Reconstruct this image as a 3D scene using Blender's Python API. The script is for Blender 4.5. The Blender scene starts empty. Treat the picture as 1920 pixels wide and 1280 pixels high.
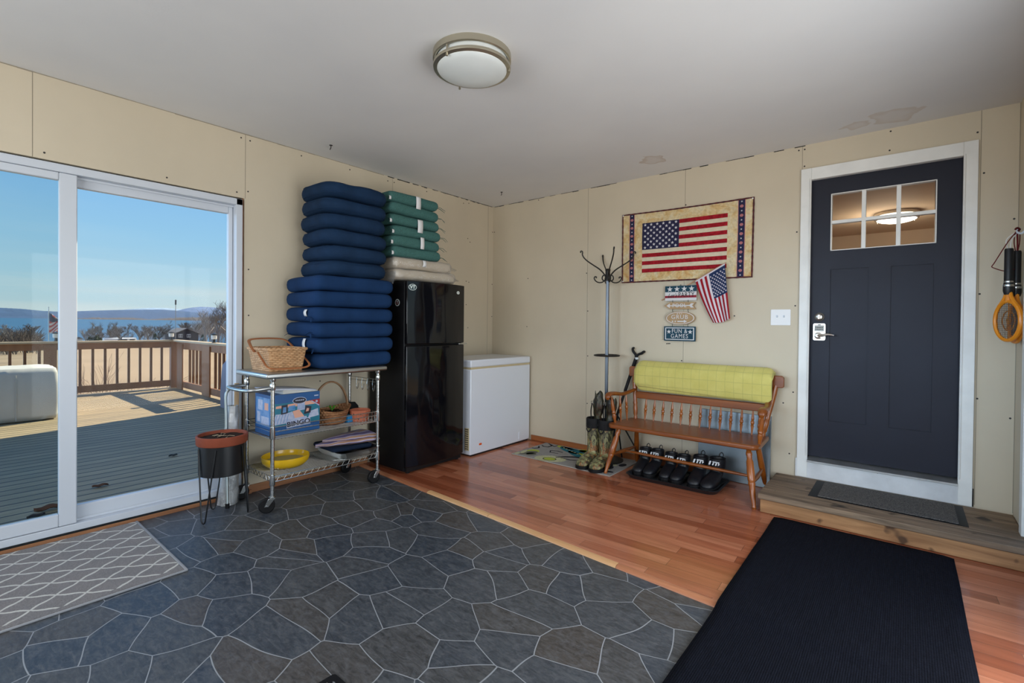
import bpy, bmesh, math, random
from mathutils import Vector, Matrix, noise
R = math.radians
PI = math.pi
rnd = random.Random(7)
sc = bpy.context.scene
COL = sc.collection

# ---------------------------------------------------------------- materials
def new_mat(name):
    m = bpy.data.materials.new(name); m.use_nodes = True
    nt = m.node_tree; b = nt.nodes['Principled BSDF']
    return m, nt, b
def nd(nt, typ, **kw):
    n = nt.nodes.new(typ)
    for k, v in kw.items():
        if k.startswith('i_'):
            key = k[2:]
            key = int(key) if key.isdigit() else key.replace('_', ' ')
            n.inputs[key].default_value = v
        else: setattr(n, k, v)
    return n
def c4(c): return (c[0], c[1], c[2], 1.0)
def mul(c, f): return tuple(max(0, min(1, x*f)) for x in c[:3])
def mix(nt, fac, a, b, typ='MIX'):
    n = nt.nodes.new('ShaderNodeMix'); n.data_type = 'RGBA'; n.blend_type = typ
    for s, v in ((0, fac), (6, a), (7, b)):
        if hasattr(v, 'is_linked') or hasattr(v, 'links'): nt.links.new(v, n.inputs[s])
        else: n.inputs[s].default_value = v if s == 0 else c4(v)
    return n.outputs[2]
def math_n(nt, op, a, b=None, c=None):
    n = nt.nodes.new('ShaderNodeMath'); n.operation = op
    for i, v in enumerate((a, b, c)):
        if v is None: continue
        if hasattr(v, 'links'): nt.links.new(v, n.inputs[i])
        else: n.inputs[i].default_value = v
    return n.outputs[0]
def ramp(nt, fac, stops, interp='LINEAR'):
    n = nt.nodes.new('ShaderNodeValToRGB'); n.color_ramp.interpolation = interp
    el = n.color_ramp.elements
    while len(el) < len(stops): el.new(0.5)
    for e, (p, c) in zip(el, stops):
        e.position = p; e.color = c4(c) if not isinstance(c, (int, float)) else (c, c, c, 1)
    nt.links.new(fac, n.inputs[0]); return n.outputs[0]
def coords(nt, scale=(1, 1, 1), rot=(0, 0, 0), loc=(0, 0, 0), out='Object'):
    t = nt.nodes.new('ShaderNodeTexCoord'); mp = nt.nodes.new('ShaderNodeMapping')
    mp.inputs['Scale'].default_value = scale; mp.inputs['Rotation'].default_value = rot; mp.inputs['Location'].default_value = loc
    nt.links.new(t.outputs[out], mp.inputs['Vector']); return mp.outputs[0]
def noise_t(nt, vec, scale=5, detail=4, rough=.55, dist=0):
    n = nd(nt, 'ShaderNodeTexNoise'); n.inputs['Scale'].default_value = scale; n.inputs['Detail'].default_value = detail
    n.inputs['Roughness'].default_value = rough; n.inputs['Distortion'].default_value = dist
    nt.links.new(vec, n.inputs['Vector']); return n.outputs[0]
def bump(nt, b, h, strength=.3, dist=.005):
    n = nt.nodes.new('ShaderNodeBump'); n.inputs['Strength'].default_value = strength; n.inputs['Distance'].default_value = dist
    nt.links.new(h, n.inputs['Height']); nt.links.new(n.outputs[0], b.inputs['Normal'])
def M(name, col, rough=.6, metal=0, var=0.0, vs=6, vscale=(1, 1, 1), bmp=0, bs=60, bd=.003, spec=None, coat=0, sheen=0, alt=None):
    m, nt, b = new_mat(name)
    b.inputs['Roughness'].default_value = rough; b.inputs['Metallic'].default_value = metal
    b.inputs['Specular IOR Level'].default_value = spec if spec is not None else (.5 if rough < .5 else .2); b.inputs['Coat Weight'].default_value = coat
    b.inputs['Sheen Weight'].default_value = sheen
    b.inputs['Base Color'].default_value = c4(col)
    v = coords(nt, vscale)
    if var or alt:
        n = noise_t(nt, v, vs, 5)
        c = ramp(nt, n, [(.3, mul(col, 1-var)), (.7, alt if alt else mul(col, 1+var))])
        nt.links.new(c, b.inputs['Base Color'])
    if bmp:
        bump(nt, b, noise_t(nt, v, bs, 3), bmp, bd)
    return m
def wood(name, c1, c2, along='x', scale=18, rough=.4, stretch=14, bmp=.15, coat=0, knots=None):
    m, nt, b = new_mat(name)
    s = [1, 1, 1]; s['xyz'.index(along)] = 1/stretch
    v = coords(nt, tuple(s))
    n = noise_t(nt, v, scale, 6, .6, .6)
    c = ramp(nt, n, [(.3, c1), (.68, c2)])
    if knots:
        v2 = coords(nt); k = noise_t(nt, v2, knots[0], 2)
        c = mix(nt, ramp(nt, k, [(knots[1], 0), (knots[1]+.08, 1)]), c, mul(c1, .35))
    nt.links.new(c, b.inputs['Base Color']); b.inputs['Roughness'].default_value = rough
    b.inputs['Coat Weight'].default_value = coat; b.inputs['Coat Roughness'].default_value = .15
    if bmp: bump(nt, b, n, bmp, .002)
    return m

# ---------------------------------------------------------------- mesh builder
def smooth_path(P, rs, k):
    # centripetal spline through the points, radii interpolated
    E = [P[0]*2-P[1]]+P+[P[-1]*2-P[-2]]; out = []; ro = []
    for i in range(len(P)-1):
        a, b, c, d = E[i:i+4]; t0 = 0; t1 = t0+max(1e-5, (b-a).length)**.5; t2 = t1+max(1e-5, (c-b).length)**.5; t3 = t2+max(1e-5, (d-c).length)**.5
        for j in range(k):
            t = t1+(t2-t1)*j/k
            A1 = a*((t1-t)/(t1-t0))+b*((t-t0)/(t1-t0)); A2 = b*((t2-t)/(t2-t1))+c*((t-t1)/(t2-t1)); A3 = c*((t3-t)/(t3-t2))+d*((t-t2)/(t3-t2))
            B1 = A1*((t2-t)/(t2-t0))+A2*((t-t0)/(t2-t0)); B2 = A2*((t3-t)/(t3-t1))+A3*((t-t1)/(t3-t1))
            out.append(B1*((t2-t)/(t2-t1))+B2*((t-t1)/(t2-t1))); ro.append(rs[i]+(rs[i+1]-rs[i])*j/k)
    return out+[P[-1]], ro+[rs[-1]]
class MB:
    def __init__(s): s.v = []; s.f = []; s.m = []
    def add(s, vs, fs, mat=0, mx=None):
        o = len(s.v)
        s.v += [tuple(mx @ Vector(p)) if mx is not None else tuple(p) for p in vs]
        for k, f in enumerate(fs):
            s.f.append([i+o for i in f]); s.m.append(mat[k] if isinstance(mat, list) else mat)
        return s
    def box(s, x0, x1, y0, y1, z0, z1, mat=0, mx=None):
        v = [(x, y, z) for z in (z0, z1) for y in (y0, y1) for x in (x0, x1)]
        return s.add(v, [(0, 2, 3, 1), (4, 5, 7, 6), (0, 1, 5, 4), (2, 6, 7, 3), (0, 4, 6, 2), (1, 3, 7, 5)], mat, mx)
    def bar(s, a, b, w, h, mat=0, up=(0, 0, 1)):
        a, b = Vector(a), Vector(b); d = (b-a); L = d.length; d.normalize(); u = Vector(up)
        r = d.cross(u)
        if r.length < 1e-4: r = d.cross(Vector((1, 0, 0)))
        r.normalize(); u = r.cross(d)
        mx = Matrix(((d.x, r.x, u.x, a.x), (d.y, r.y, u.y, a.y), (d.z, r.z, u.z, a.z), (0, 0, 0, 1)))
        return s.box(0, L, -w/2, w/2, -h/2, h/2, mat, mx)
    def tube(s, pts, r=.01, seg=8, mat=0, closed=False, flat=None, sm=None):
        pts = [Vector(p) for p in pts]; n = len(pts)
        rs = list(r) if isinstance(r, (list, tuple)) else [r]*n
        if sm is None: sm = 4 if (4 <= n <= 12 and not closed) else 0
        if sm: pts, rs = smooth_path(pts, rs, sm); n = len(pts)
        vs = []; prev = None
        for i, p in enumerate(pts):
            if closed: t = pts[(i+1) % n]-pts[i-1]
            else: t = pts[min(i+1, n-1)]-pts[max(i-1, 0)]
            if t.length < 1e-9: t = Vector((0, 0, 1))
            t.normalize()
            if prev is None:
                u = t.cross(Vector((0, 0, 1)))
                if u.length < .05: u = t.cross(Vector((0, 1, 0)))
            else: u = prev - t*prev.dot(t)
            u.normalize(); prev = u; w = t.cross(u)
            for k in range(seg):
                a = 2*PI*k/seg; q = flat or 1
                vs.append(p + u*(math.cos(a)*rs[i]) + w*(math.sin(a)*rs[i]*q))
        fs = []
        for i in range(n if closed else n-1):
            j = (i+1) % n
            for k in range(seg):
                l = (k+1) % seg
                fs.append((i*seg+k, i*seg+l, j*seg+l, j*seg+k))
        if not closed:
            fs.append(tuple(range(seg-1, -1, -1))); fs.append(tuple((n-1)*seg+k for k in range(seg)))
        return s.add(vs, fs, mat)
    def lathe(s, prof, c=(0, 0, 0), seg=24, mat=0, mx=None, sx=1, sy=1, a0=0):
        vs = []; n = len(prof)
        for r, z in prof:
            for k in range(seg):
                a = 2*PI*k/seg+a0
                vs.append((c[0]+r*math.cos(a)*sx, c[1]+r*math.sin(a)*sy, c[2]+z))
        fs = []
        for i in range(n-1):
            for k in range(seg):
                l = (k+1) % seg
                fs.append((i*seg+k, i*seg+l, (i+1)*seg+l, (i+1)*seg+k))
        if prof[0][0] > 1e-6: fs.append(tuple(range(seg-1, -1, -1)))
        if prof[-1][0] > 1e-6: fs.append(tuple((n-1)*seg+k for k in range(seg)))
        return s.add(vs, fs, mat, mx)
    def rod(s, a, b, prof, seg=12, mat=0):
        # turned profile (r, t) with t from 0 to 1 along a->b
        a, b = Vector(a), Vector(b)
        return s.tube([a.lerp(b, t) for r, t in prof], [r for r, t in prof], seg, mat, sm=0)
    def prism(s, poly, d, mat=0, mx=None):
        n = len(poly)
        vs = [(x, y, 0) for x, y in poly]+[(x, y, d) for x, y in poly]
        fs = [tuple(range(n-1, -1, -1)), tuple(range(n, 2*n))]+[(i, (i+1) % n, n+(i+1) % n, n+i) for i in range(n)]
        return s.add(vs, fs, mat, mx)
    def grid(s, fn, nu, nv, mat=0, mfn=None, wrap_u=False):
        vs = [fn(i/nu, j/nv) for j in range(nv+1) for i in range(nu+1)]
        fs = []; ms = []
        for j in range(nv):
            for i in range(nu):
                a = j*(nu+1)+i
                fs.append((a, a+1, a+nu+2, a+nu+1)); ms.append(mfn((i+.5)/nu, (j+.5)/nv) if mfn else mat)
        return s.add(vs, fs, ms)
    def text(s, body, size, d=.002, mat=0, mx=None, ax='CENTER', sp=1.0, sx=1.0, shear=0, thick=0):
        cu = bpy.data.curves.new('lettering', 'FONT'); cu.body = body; cu.size = size; cu.extrude = d/2
        cu.align_x = ax; cu.align_y = 'CENTER'; cu.space_character = sp; cu.shear = shear; cu.offset = thick; cu.resolution_u = 3
        o = bpy.data.objects.new('lettering', cu); COL.objects.link(o)
        dg = bpy.context.evaluated_depsgraph_get(); me = o.evaluated_get(dg).to_mesh()
        vs = [(v.co.x*sx, v.co.y, v.co.z+d/2) for v in me.vertices]; fs = [tuple(p.vertices) for p in me.polygons]
        o.evaluated_get(dg).to_mesh_clear()
        bpy.data.objects.remove(o); bpy.data.curves.remove(cu)
        return s.add(vs, fs, mat, mx)
    def build(s, name, mats, parent=None, local=False, bevel=0, seg=2, ang=35, loc=None, sub=0):
        me = bpy.data.meshes.new(name)
        off = Vector((0, 0, 0))
        if not local:
            if parent is not None: off = wloc(parent)
            elif loc is not None: off = Vector(loc)
        me.from_pydata([tuple(Vector(v)-off) for v in s.v], [], s.f)
        if not isinstance(mats, (list, tuple)): mats = [mats]
        for m in mats: me.materials.append(m)
        if len(mats) > 1: me.polygons.foreach_set('material_index', s.m)
        bm = bmesh.new(); bm.from_mesh(me); bmesh.ops.recalc_face_normals(bm, faces=bm.faces); bm.to_mesh(me); bm.free()
        me.polygons.foreach_set('use_smooth', [True]*len(me.polygons))
        try: me.set_sharp_from_angle(angle=R(ang))
        except Exception: pass
        me.update()
        o = bpy.data.objects.new(name, me); COL.objects.link(o)
        if parent is not None: o.parent = parent
        elif loc is not None: o.location = loc
        if bevel:
            b = o.modifiers.new('edge', 'BEVEL'); b.width = bevel; b.segments = seg; b.limit_method = 'ANGLE'; b.angle_limit = R(40)
        if sub:
            b = o.modifiers.new('round', 'SUBSURF'); b.levels = sub; b.render_levels = sub
        return o
def wloc(o):
    p = Vector((0, 0, 0))
    while o is not None: p += o.location; o = o.parent
    return p
def tag(o, label, cat, group=None, kind=None):
    if label: o['label'] = label
    if cat: o['category'] = cat
    if group: o['group'] = group
    if kind: o['kind'] = kind
    return o
def thing(name, label, cat, loc=(0, 0, 0), group=None, rz=0):
    o = bpy.data.objects.new(name, None); COL.objects.link(o); o.location = loc; o.rotation_euler.z = rz
    o.empty_display_size = .1
    return tag(o, label, cat, group)
def struct(o): o['kind'] = 'structure'; return o
def dup(root, loc, rz=None, label=None, group=None):
    r = root.copy(); COL.objects.link(r); r.location = loc
    if rz is not None: r.rotation_euler.z = rz
    if label: r['label'] = label
    if group: r['group'] = group
    for ch in list(root.children):
        c = ch.copy(); COL.objects.link(c); c.parent = r
        for g in list(ch.children):
            d = g.copy(); COL.objects.link(d); d.parent = c
    return r
def star(r, n=5, k=.4, a0=PI/2):
    return [((r if i % 2 == 0 else r*k)*math.cos(a0+PI*i/n), (r if i % 2 == 0 else r*k)*math.sin(a0+PI*i/n)) for i in range(2*n)]
def ell(rx, ry, n=32): return [(rx*math.cos(2*PI*i/n), ry*math.sin(2*PI*i/n)) for i in range(n)]
def rrect(w, d, r, n=6):
    p = []
    for cx, cy, a in ((w/2-r, d/2-r, 0), (-w/2+r, d/2-r, 90), (-w/2+r, -d/2+r, 180), (w/2-r, -d/2+r, 270)):
        for i in range(n+1):
            t = R(a+90*i/n); p.append((cx+r*math.cos(t), cy+r*math.sin(t)))
    return p
def WB(x, y, z):   # frame for flat work on the back wall: local x right, local y up, local z towards the room
    return Matrix(((1, 0, 0, x), (0, 0, -1, y), (0, 1, 0, z), (0, 0, 0, 1)))
def FX(x, y, z):   # frame for faces that look along +x: local x runs to +y, local y up, local z to +x
    return Matrix(((0, 0, 1, x), (1, 0, 0, y), (0, 1, 0, z), (0, 0, 0, 1)))
def FNY(x, y, z): return WB(x, y, z)
def cushion(mb, w, d, h, rc=.06, puff=.012, r=None, seed=0, amp=.006, nr=6, boxy=1.0):
    r = r or h*.5
    out = rrect(w, d, rc, 5); N = []
    # densify straight sides
    pts = []
    for i in range(len(out)):
        a, b = Vector(out[i]), Vector(out[(i+1) % len(out)])
        k = max(1, int((b-a).length/.045))
        for j in range(k): pts.append(a.lerp(b, j/k))
    n = len(pts); rings = []
    def inset(t):
        fx = (w/2-t)/(w/2); fy = (d/2-t)/(d/2)
        return [(p.x*fx, p.y*fy) for p in pts]
    for i in range(nr+1):
        th = -PI/2+PI*i/nr
        cs = math.copysign(abs(math.cos(th))**boxy, 1); sn = math.copysign(abs(math.sin(th))**boxy, math.sin(th))
        rings.append((inset(r*(1-cs)), sn*h/2))
    def caps(sgn):
        base = inset(r); L = []
        for q in (.8, .55, .3, .1):
            L.append(([(x*q, y*q) for x, y in base], sgn*(h/2+puff*(1-q*q))))
        return L
    allr = list(reversed(caps(-1)))+rings+caps(1)
    vs = []
    for ring, z in allr:
        for x, y in ring:
            p = Vector((x, y, z)); q = noise.noise(Vector((x*6+seed*7.3, y*6, z*9+seed)))
            q2 = noise.noise(Vector((x*18+seed*3.3, y*18, z*20)))
            p += Vector((q*amp*.8, noise.noise(Vector((y*7, x*7, seed*2.1)))*amp*.8, q*amp+q2*amp*.4)); vs.append(p)
    fs = []
    for i in range(len(allr)-1):
        for k in range(n):
            l = (k+1) % n; fs.append((i*n+k, i*n+l, (i+1)*n+l, (i+1)*n+k))
    fs.append(tuple(range(n-1, -1, -1))); fs.append(tuple((len(allr)-1)*n+k for k in range(n)))
    mb.add(vs, fs)
    return pts
H = 2.59; TF = -0.012; W = 4.21; YF = -5.8
# ---------------------------------------------------------------- shared materials
m_wall = M('wallboard_cream', (.60, .525, .40), .8, var=.05, vs=1.4, bmp=.04, bs=180)
m_seam = M('wallboard_joint', (.30, .26, .20), .9)
m_screw = M('screw_dark', (.045, .04, .04), .6)
m_white = M('white_vinyl', (.58, .62, .68), .35)
m_trim = M('painted_trim_white', (.80, .80, .77), .5, var=.07, vs=5, bmp=.05, bs=30)
m_gap = M('dark_gap', (.012, .014, .015), .9)
m_rawwood = wood('raw_stud_wood', (.20, .075, .028), (.36, .16, .07), 'y', 16, .7)
m_base = wood('stained_baseboard', (.26, .075, .020), (.38, .13, .04), 'x', 16, .4)
m_chrome = M('chrome_steel', (.62, .64, .64), .22, 1, bmp=.03, bs=40)
m_steel = M('brushed_steel', (.50, .51, .50), .34, 1, bmp=.05, bs=50)
m_black = M('black_metal', (.006, .0065, .008), .42)
m_rubber = M('black_rubber', (.006, .006, .007), .55, spec=.25)
m_paper = M('white_tag', (.78, .79, .80), .7)
m_maple = wood('varnished_maple', (.15, .035, .005), (.29, .080, .010), 'x', 14, .34, coat=.18)
m_maple_z = wood('varnished_maple_turned', (.19, .044, .006), (.37, .104, .012), 'z', 14, .27, coat=.35)

def mk_ceiling():
    m, nt, b = new_mat('ceiling_white_paint')
    v = coords(nt); n = noise_t(nt, v, 1.1, 3)
    c = ramp(nt, n, [(.3, (.69, .69, .70)), (.7, (.76, .755, .75))])
    def stain(c, x, y, r, col):
        vm = nd(nt, 'ShaderNodeVectorMath', operation='DISTANCE'); vm.inputs[1].default_value = (x, y, H)
        nz = nd(nt, 'ShaderNodeTexNoise'); nz.inputs['Scale'].default_value = 9; nt.links.new(v, nz.inputs['Vector'])
        ad = nd(nt, 'ShaderNodeVectorMath', operation='MULTIPLY_ADD'); ad.inputs[1].default_value = (.18, .18, 0)
        nt.links.new(nz.outputs['Color'], ad.inputs[0]); nt.links.new(v, ad.inputs[2]); nt.links.new(ad.outputs[0], vm.inputs[0])
        f = ramp(nt, vm.outputs['Value'], [(r*.5, .35), (r*.9, .8), (r, 0)])
        return mix(nt, f, c, col)
    c = stain(c, 2.17, -.29, .10, (.55, .47, .40)); c = stain(c, 3.72, -.14, .13, (.62, .56, .50)); c = stain(c, 3.5, -.12, .08, (.62, .56, .5))
    nt.links.new(c, b.inputs['Base Color']); b.inputs['Roughness'].default_value = .85
    bump(nt, b, noise_t(nt, v, 120, 3), .06)
    return m
def mk_flagstone():
    m, nt, b = new_mat('slate_flagstone_vinyl')
    v = coords(nt, (1.0, 1.25, 1), (0, 0, R(20)))
    nz = nd(nt, 'ShaderNodeTexNoise'); nz.inputs['Scale'].default_value = 3.2; nz.inputs['Detail'].default_value = 0; nt.links.new(v, nz.inputs['Vector'])
    ad = nd(nt, 'ShaderNodeVectorMath', operation='MULTIPLY_ADD'); ad.inputs[1].default_value = (.075, .075, 0)
    nt.links.new(nz.outputs['Color'], ad.inputs[0]); nt.links.new(v, ad.inputs[2]); wv = ad.outputs[0]
    ve = nd(nt, 'ShaderNodeTexVoronoi', feature='DISTANCE_TO_EDGE', voronoi_dimensions='2D'); ve.inputs['Scale'].default_value = 4.3; ve.inputs['Randomness'].default_value = .97
    vc = nd(nt, 'ShaderNodeTexVoronoi', feature='F1', voronoi_dimensions='2D'); vc.inputs['Scale'].default_value = 4.3; vc.inputs['Randomness'].default_value = .97
    nt.links.new(wv, ve.inputs['Vector']); nt.links.new(wv, vc.inputs['Vector'])
    sp = nd(nt, 'ShaderNodeSeparateColor'); nt.links.new(vc.outputs['Color'], sp.inputs[0])
    stone = ramp(nt, sp.outputs[0], [(0, (.044, .056, .073)), (.3, (.062, .070, .080)), (.6, (.064, .070, .076)), (.85, (.072, .070, .068)), (1, (.078, .069, .062))])
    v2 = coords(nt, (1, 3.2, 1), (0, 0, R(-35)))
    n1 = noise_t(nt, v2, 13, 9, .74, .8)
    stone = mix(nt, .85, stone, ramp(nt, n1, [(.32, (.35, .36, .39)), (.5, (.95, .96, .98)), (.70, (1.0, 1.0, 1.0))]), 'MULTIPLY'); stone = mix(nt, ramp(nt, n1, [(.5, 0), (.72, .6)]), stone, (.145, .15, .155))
    n2 = noise_t(nt, v, 30, 5, .7)
    stone = mix(nt, ramp(nt, n2, [(.50, 0), (.72, .55)]), stone, (.125, .13, .14))
    lw = nd(nt, 'ShaderNodeTexNoise'); lw.inputs['Scale'].default_value = 3; nt.links.new(v, lw.inputs['Vector'])
    th = math_n(nt, 'MULTIPLY_ADD', lw.outputs[0], .009, .0055)
    g = math_n(nt, 'LESS_THAN', ve.outputs['Distance'], th)
    col = mix(nt, g, stone, (.27, .285, .30))
    nt.links.new(col, b.inputs['Base Color'])
    nt.links.new(ramp(nt, n1, [(.3, .34), (.7, .52)]), b.inputs['Roughness']); b.inputs['Specular IOR Level'].default_value = .35
    hgt = math_n(nt, 'ADD', n1, math_n(nt, 'MULTIPLY', g, .6))
    bump(nt, b, hgt, .18, .003)
    return m
def mk_boards():
    m, nt, b = new_mat('cherry_strip_floor')
    v = coords(nt, (1, 1, 1), (0, 0, R(-2.2)))
    br = nd(nt, 'ShaderNodeTexBrick'); br.offset = .37; br.offset_frequency = 2; br.squash = 1.35; br.squash_frequency = 3
    br.inputs['Scale'].default_value = 1; br.inputs['Mortar Size'].default_value = .0007; br.inputs['Brick Width'].default_value = .74; br.inputs['Row Height'].default_value = .083
    br.inputs['Color1'].default_value = (0, 0, 0, 1); br.inputs['Color2'].default_value = (1, 1, 1, 1); br.inputs['Mortar'].default_value = (.5, .5, .5, 1); br.inputs['Bias'].default_value = 0
    nt.links.new(v, br.inputs['Vector'])
    tint = ramp(nt, br.outputs['Color'], [(0, (.27, .070, .030)), (.25, (.40, .125, .060)), (.6, (.47, .160, .082)), (1, (.54, .205, .110))])
    v2 = coords(nt, (.09, 1, 1)); n = noise_t(nt, v2, 26, 6, .6, .5)
    c = mix(nt, .8, tint, ramp(nt, n, [(.25, (.62, .56, .52)), (.6, (1, 1, 1)), (.8, (1.12, 1.08, 1.05))]), 'MULTIPLY')
    n3 = noise_t(nt, coords(nt, (.5, 1.6, 1)), 5, 3)
    c = mix(nt, ramp(nt, n3, [(.6, 0), (.78, .35)]), c, (.17, .05, .022))
    c = mix(nt, br.outputs['Fac'], c, (.06, .022, .012))
    nt.links.new(c, b.inputs['Base Color']); b.inputs['Roughness'].default_value = .2
    nt.links.new(ramp(nt, n, [(.3, .13), (.7, .20)]), b.inputs['Roughness'])
    bump(nt, b, math_n(nt, 'SUBTRACT', math_n(nt, 'MULTIPLY', n, .08), br.outputs['Fac']), .08, .002)
    return m
# ---------------------------------------------------------------- room shell
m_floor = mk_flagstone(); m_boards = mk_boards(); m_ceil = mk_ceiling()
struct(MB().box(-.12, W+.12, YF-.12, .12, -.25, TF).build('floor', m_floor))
def sy(x): return -1.735-.059*x        # front edge of the strip floor, slightly out of square
wf = MB(); n = 14
top = [(W*i/n, sy(W*i/n)) for i in range(n+1)]
wf.prism([(x, y+.022) for x, y in top]+[(W, 0), (0, 0)], .0118, 0, Matrix.Translation((0, 0, TF+.0002)))
struct(wf.build('floor', m_boards))
m_nose = wood('pale_nosing_wood', (.55, .28, .12), (.78, .48, .24), 'x', 14, .35)
m_nose2 = wood('red_nosing_wood', (.36, .13, .06), (.52, .22, .11), 'x', 14, .3)
tr = MB()
for (x0, x1, k) in ((0.02, .98, 1), (.983, 1.62, 0), (1.623, 2.56, 0), (2.563, 3.4, 1), (3.403, W, 1)):
    y0, y1 = sy(x0), sy(x1)
    prof = [(-.004, 0), (.036, 0), (.036, .0127), (.010, .0127), (-.002, .006)]
    vs = [(x0, y0-.012+a, TF+.0003+z) for a, z in prof]+[(x1, y1-.012+a, TF+.0003+z) for a, z in prof]
    q = len(prof)
    tr.add(vs, [tuple(range(q)), tuple(range(2*q-1, q-1, -1))]+[(i, (i+1) % q, q+(i+1) % q, q+i) for i in range(q)], k)
struct(tr.build('trim_1', [m_nose, m_nose2]))
struct(MB().box(-.12, W+.12, YF-.12, .12, H, H+.2).build('ceiling', m_ceil))
T = .12
def dots(mb, pts, axis, r=.0055):
    for a, z in pts:
        if axis == 'x': mb.prism(ell(r, r, 8), .0012, 2, FX(0, a, z))
        else: mb.prism(ell(r, r, 8), .0012, 2, WB(a, 0, z))
SY0, SY1, SZ0, SZ1 = -4.66, -2.694, .02, 2.125   # slider opening
wl = MB()
wl.box(-T, 0, SY1, .12, -.2, H); wl.box(-T, 0, YF, SY0, -.2, H); wl.box(-T, 0, SY0, SY1, SZ1, H); wl.box(-T, 0, SY0, SY1, -.2, SZ0-.02)
for y, z0, z1 in ((-3.78, SZ1, H), (-2.688, SZ1, H-.002), (-1.406, 1.5, H), (-.087, .9, H)):
    wl.box(-.001, .0006, y-.0016, y+.0016, z0, z1, 1)
dots(wl, [(-3.733, 2.16), (-3.163, 2.161), (-2.717, 2.554), (-2.656, 2.55), (-2.744, 2.16), (-2.669, 2.18), (-2.663, 1.617), (-2.661, 1.284), (-2.274, 2.548), (-1.848, 2.548), (-1.459, 2.545), (-1.388, 2.547), (-.996, 2.549), (-.484, 2.537), (-.403, 2.553), (-.414, 2.169), (-.379, 2.135), (-.433, 1.704), (-.392, 1.696), (-.43, 1.45), (-.401, 1.2), (-2.107, .76), (-.012, 1.33), (-.012, 1.7), (-.012, 2.3)], 'x')
# ragged crack where the wallboard meets the ceiling
for i in range(40):
    y = -.02-i*.036
    if rnd.random() < .7: wl.box(-.001, .001, y-.036, y, H-.004-rnd.random()*.006, H-.001, 3)
for i in range(60):
    y = -1.5-i*.06; wl.box(-.001, .0008, y-.06, y, H-.004-rnd.random()*.003, H-.001, 1)
struct(wl.build('wall_left', [m_wall, m_seam, m_screw, m_gap]))
DX0, DX1, DZ0, DZ1 = 3.105, 4.0, .20, 2.355
wb = MB()
wb.box(-T, DX0, 0, T, -.2, H); wb.box(DX1, W+T, 0, T, -.2, H); wb.box(DX0, DX1, 0, T, DZ1, H); wb.box(DX0, DX1, 0, T, -.2, DZ0)
for x, z0, z1 in ((1.254, 0.05, H), (2.211, 0.05, H), (3.082, 2.41, H), (4.041, .14, H)):
    wb.box(x-.0016, x+.0016, -.0006, .001, z0, z1, 1)
wb.box(4.2065, 4.2095, -.001, .001, .13, H, 1)
dots(wb, [(.513, 1.741), (.505, 1.219), (.645, 2.57), (1.244, 1.754), (1.262, 1.379), (1.267, .936), (1.363, .946), (1.267, .466), (2.217, 2.281), (2.622, 1.325), (3.058, 2.56), (3.096, 2.56), (3.096, 2.435), (3.598, 2.57), (3.594, 2.442), (4.024, 2.458), (3.053, 1.952), (3.05, 1.399), (3.045, .748), (3.026, .281), (4.045, .804), (4.047, 1.454), (2.066, 1.083), (2.08, 1.084), (2.092, 1.085), (4.056, 2.2), (2.199, .94), (.02, 2.3), (4.19, .7), (4.19, 1.9), (2.98, .66)], 'y', .0058)
for i in range(44):
    x = .02+i*.07
    if rnd.random() < .6: wb.box(x, x+.07, -.001, .001, H-.004-rnd.random()*.004, H-.001, 3)
struct(wb.build('wall_back', [m_wall, m_seam, m_screw, m_gap]))
RY0, RY1, RZ1 = -4.4, -.42, 2.1                # big glass door on the right side, behind the camera's shoulder
wr = MB()
wr.box(W, W+T, RY1, .12, -.2, H); wr.box(W, W+T, YF-T, RY0, -.2, H); wr.box(W, W+T, RY0, RY1, RZ1, H)
struct(wr.build('wall_right', m_wall))
FX0, FX1, FZ0, FZ1 = .7, 3.5, .85, 2.2
wn = MB()
wn.box(-T, FX0, YF-T, YF, -.2, H); wn.box(FX1, W+T, YF-T, YF, -.2, H); wn.box(FX0, FX1, YF-T, YF, -.2, FZ0); wn.box(FX0, FX1, YF-T, YF, FZ1, H)
struct(wn.build('wall_front', m_wall))
# baseboards
struct(MB().box(0, .012, SY1+.01, -1.66, TF, .045).build('baseboard_left', m_rawwood, bevel=.002))
struct(MB().box(.585, 2.93, -.014, 0, 0.0002, .055).build('baseboard_back', m_base, bevel=.003))
t2 = MB(); t2.box(-.005, .03, SY0, SY1+.05, TF, .014); t2.box(-.09, .028, SY0, SY1, .014, .02, 1)
struct(t2.build('trim_2', [m_rawwood, m_gap], bevel=.002))

def glass(name, tint=(1, 1, 1), gl=.06):
    m = bpy.data.materials.new(name); m.use_nodes = True; nt = m.node_tree
    for n in list(nt.nodes): nt.nodes.remove(n)
    o = nt.nodes.new('ShaderNodeOutputMaterial'); t = nt.nodes.new('ShaderNodeBsdfTransparent'); g = nt.nodes.new('ShaderNodeBsdfGlossy')
    t.inputs[0].default_value = c4(tint); g.inputs['Roughness'].default_value = .02
    fr = nt.nodes.new('ShaderNodeFresnel'); fr.inputs[0].default_value = 1.45
    mx = nt.nodes.new('ShaderNodeMixShader')
    nt.links.new(math_n(nt, 'MULTIPLY', fr.outputs[0], gl*16), mx.inputs[0]); nt.links.new(t.outputs[0], mx.inputs[1]); nt.links.new(g.outputs[0], mx.inputs[2])
    nt.links.new(mx.outputs[0], o.inputs[0]); return m
m_glass = glass('window_glass', (.97, .985, .985), .008); m_glass2 = glass('window_glass_double', (.86, .91, .91), .012)

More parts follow.
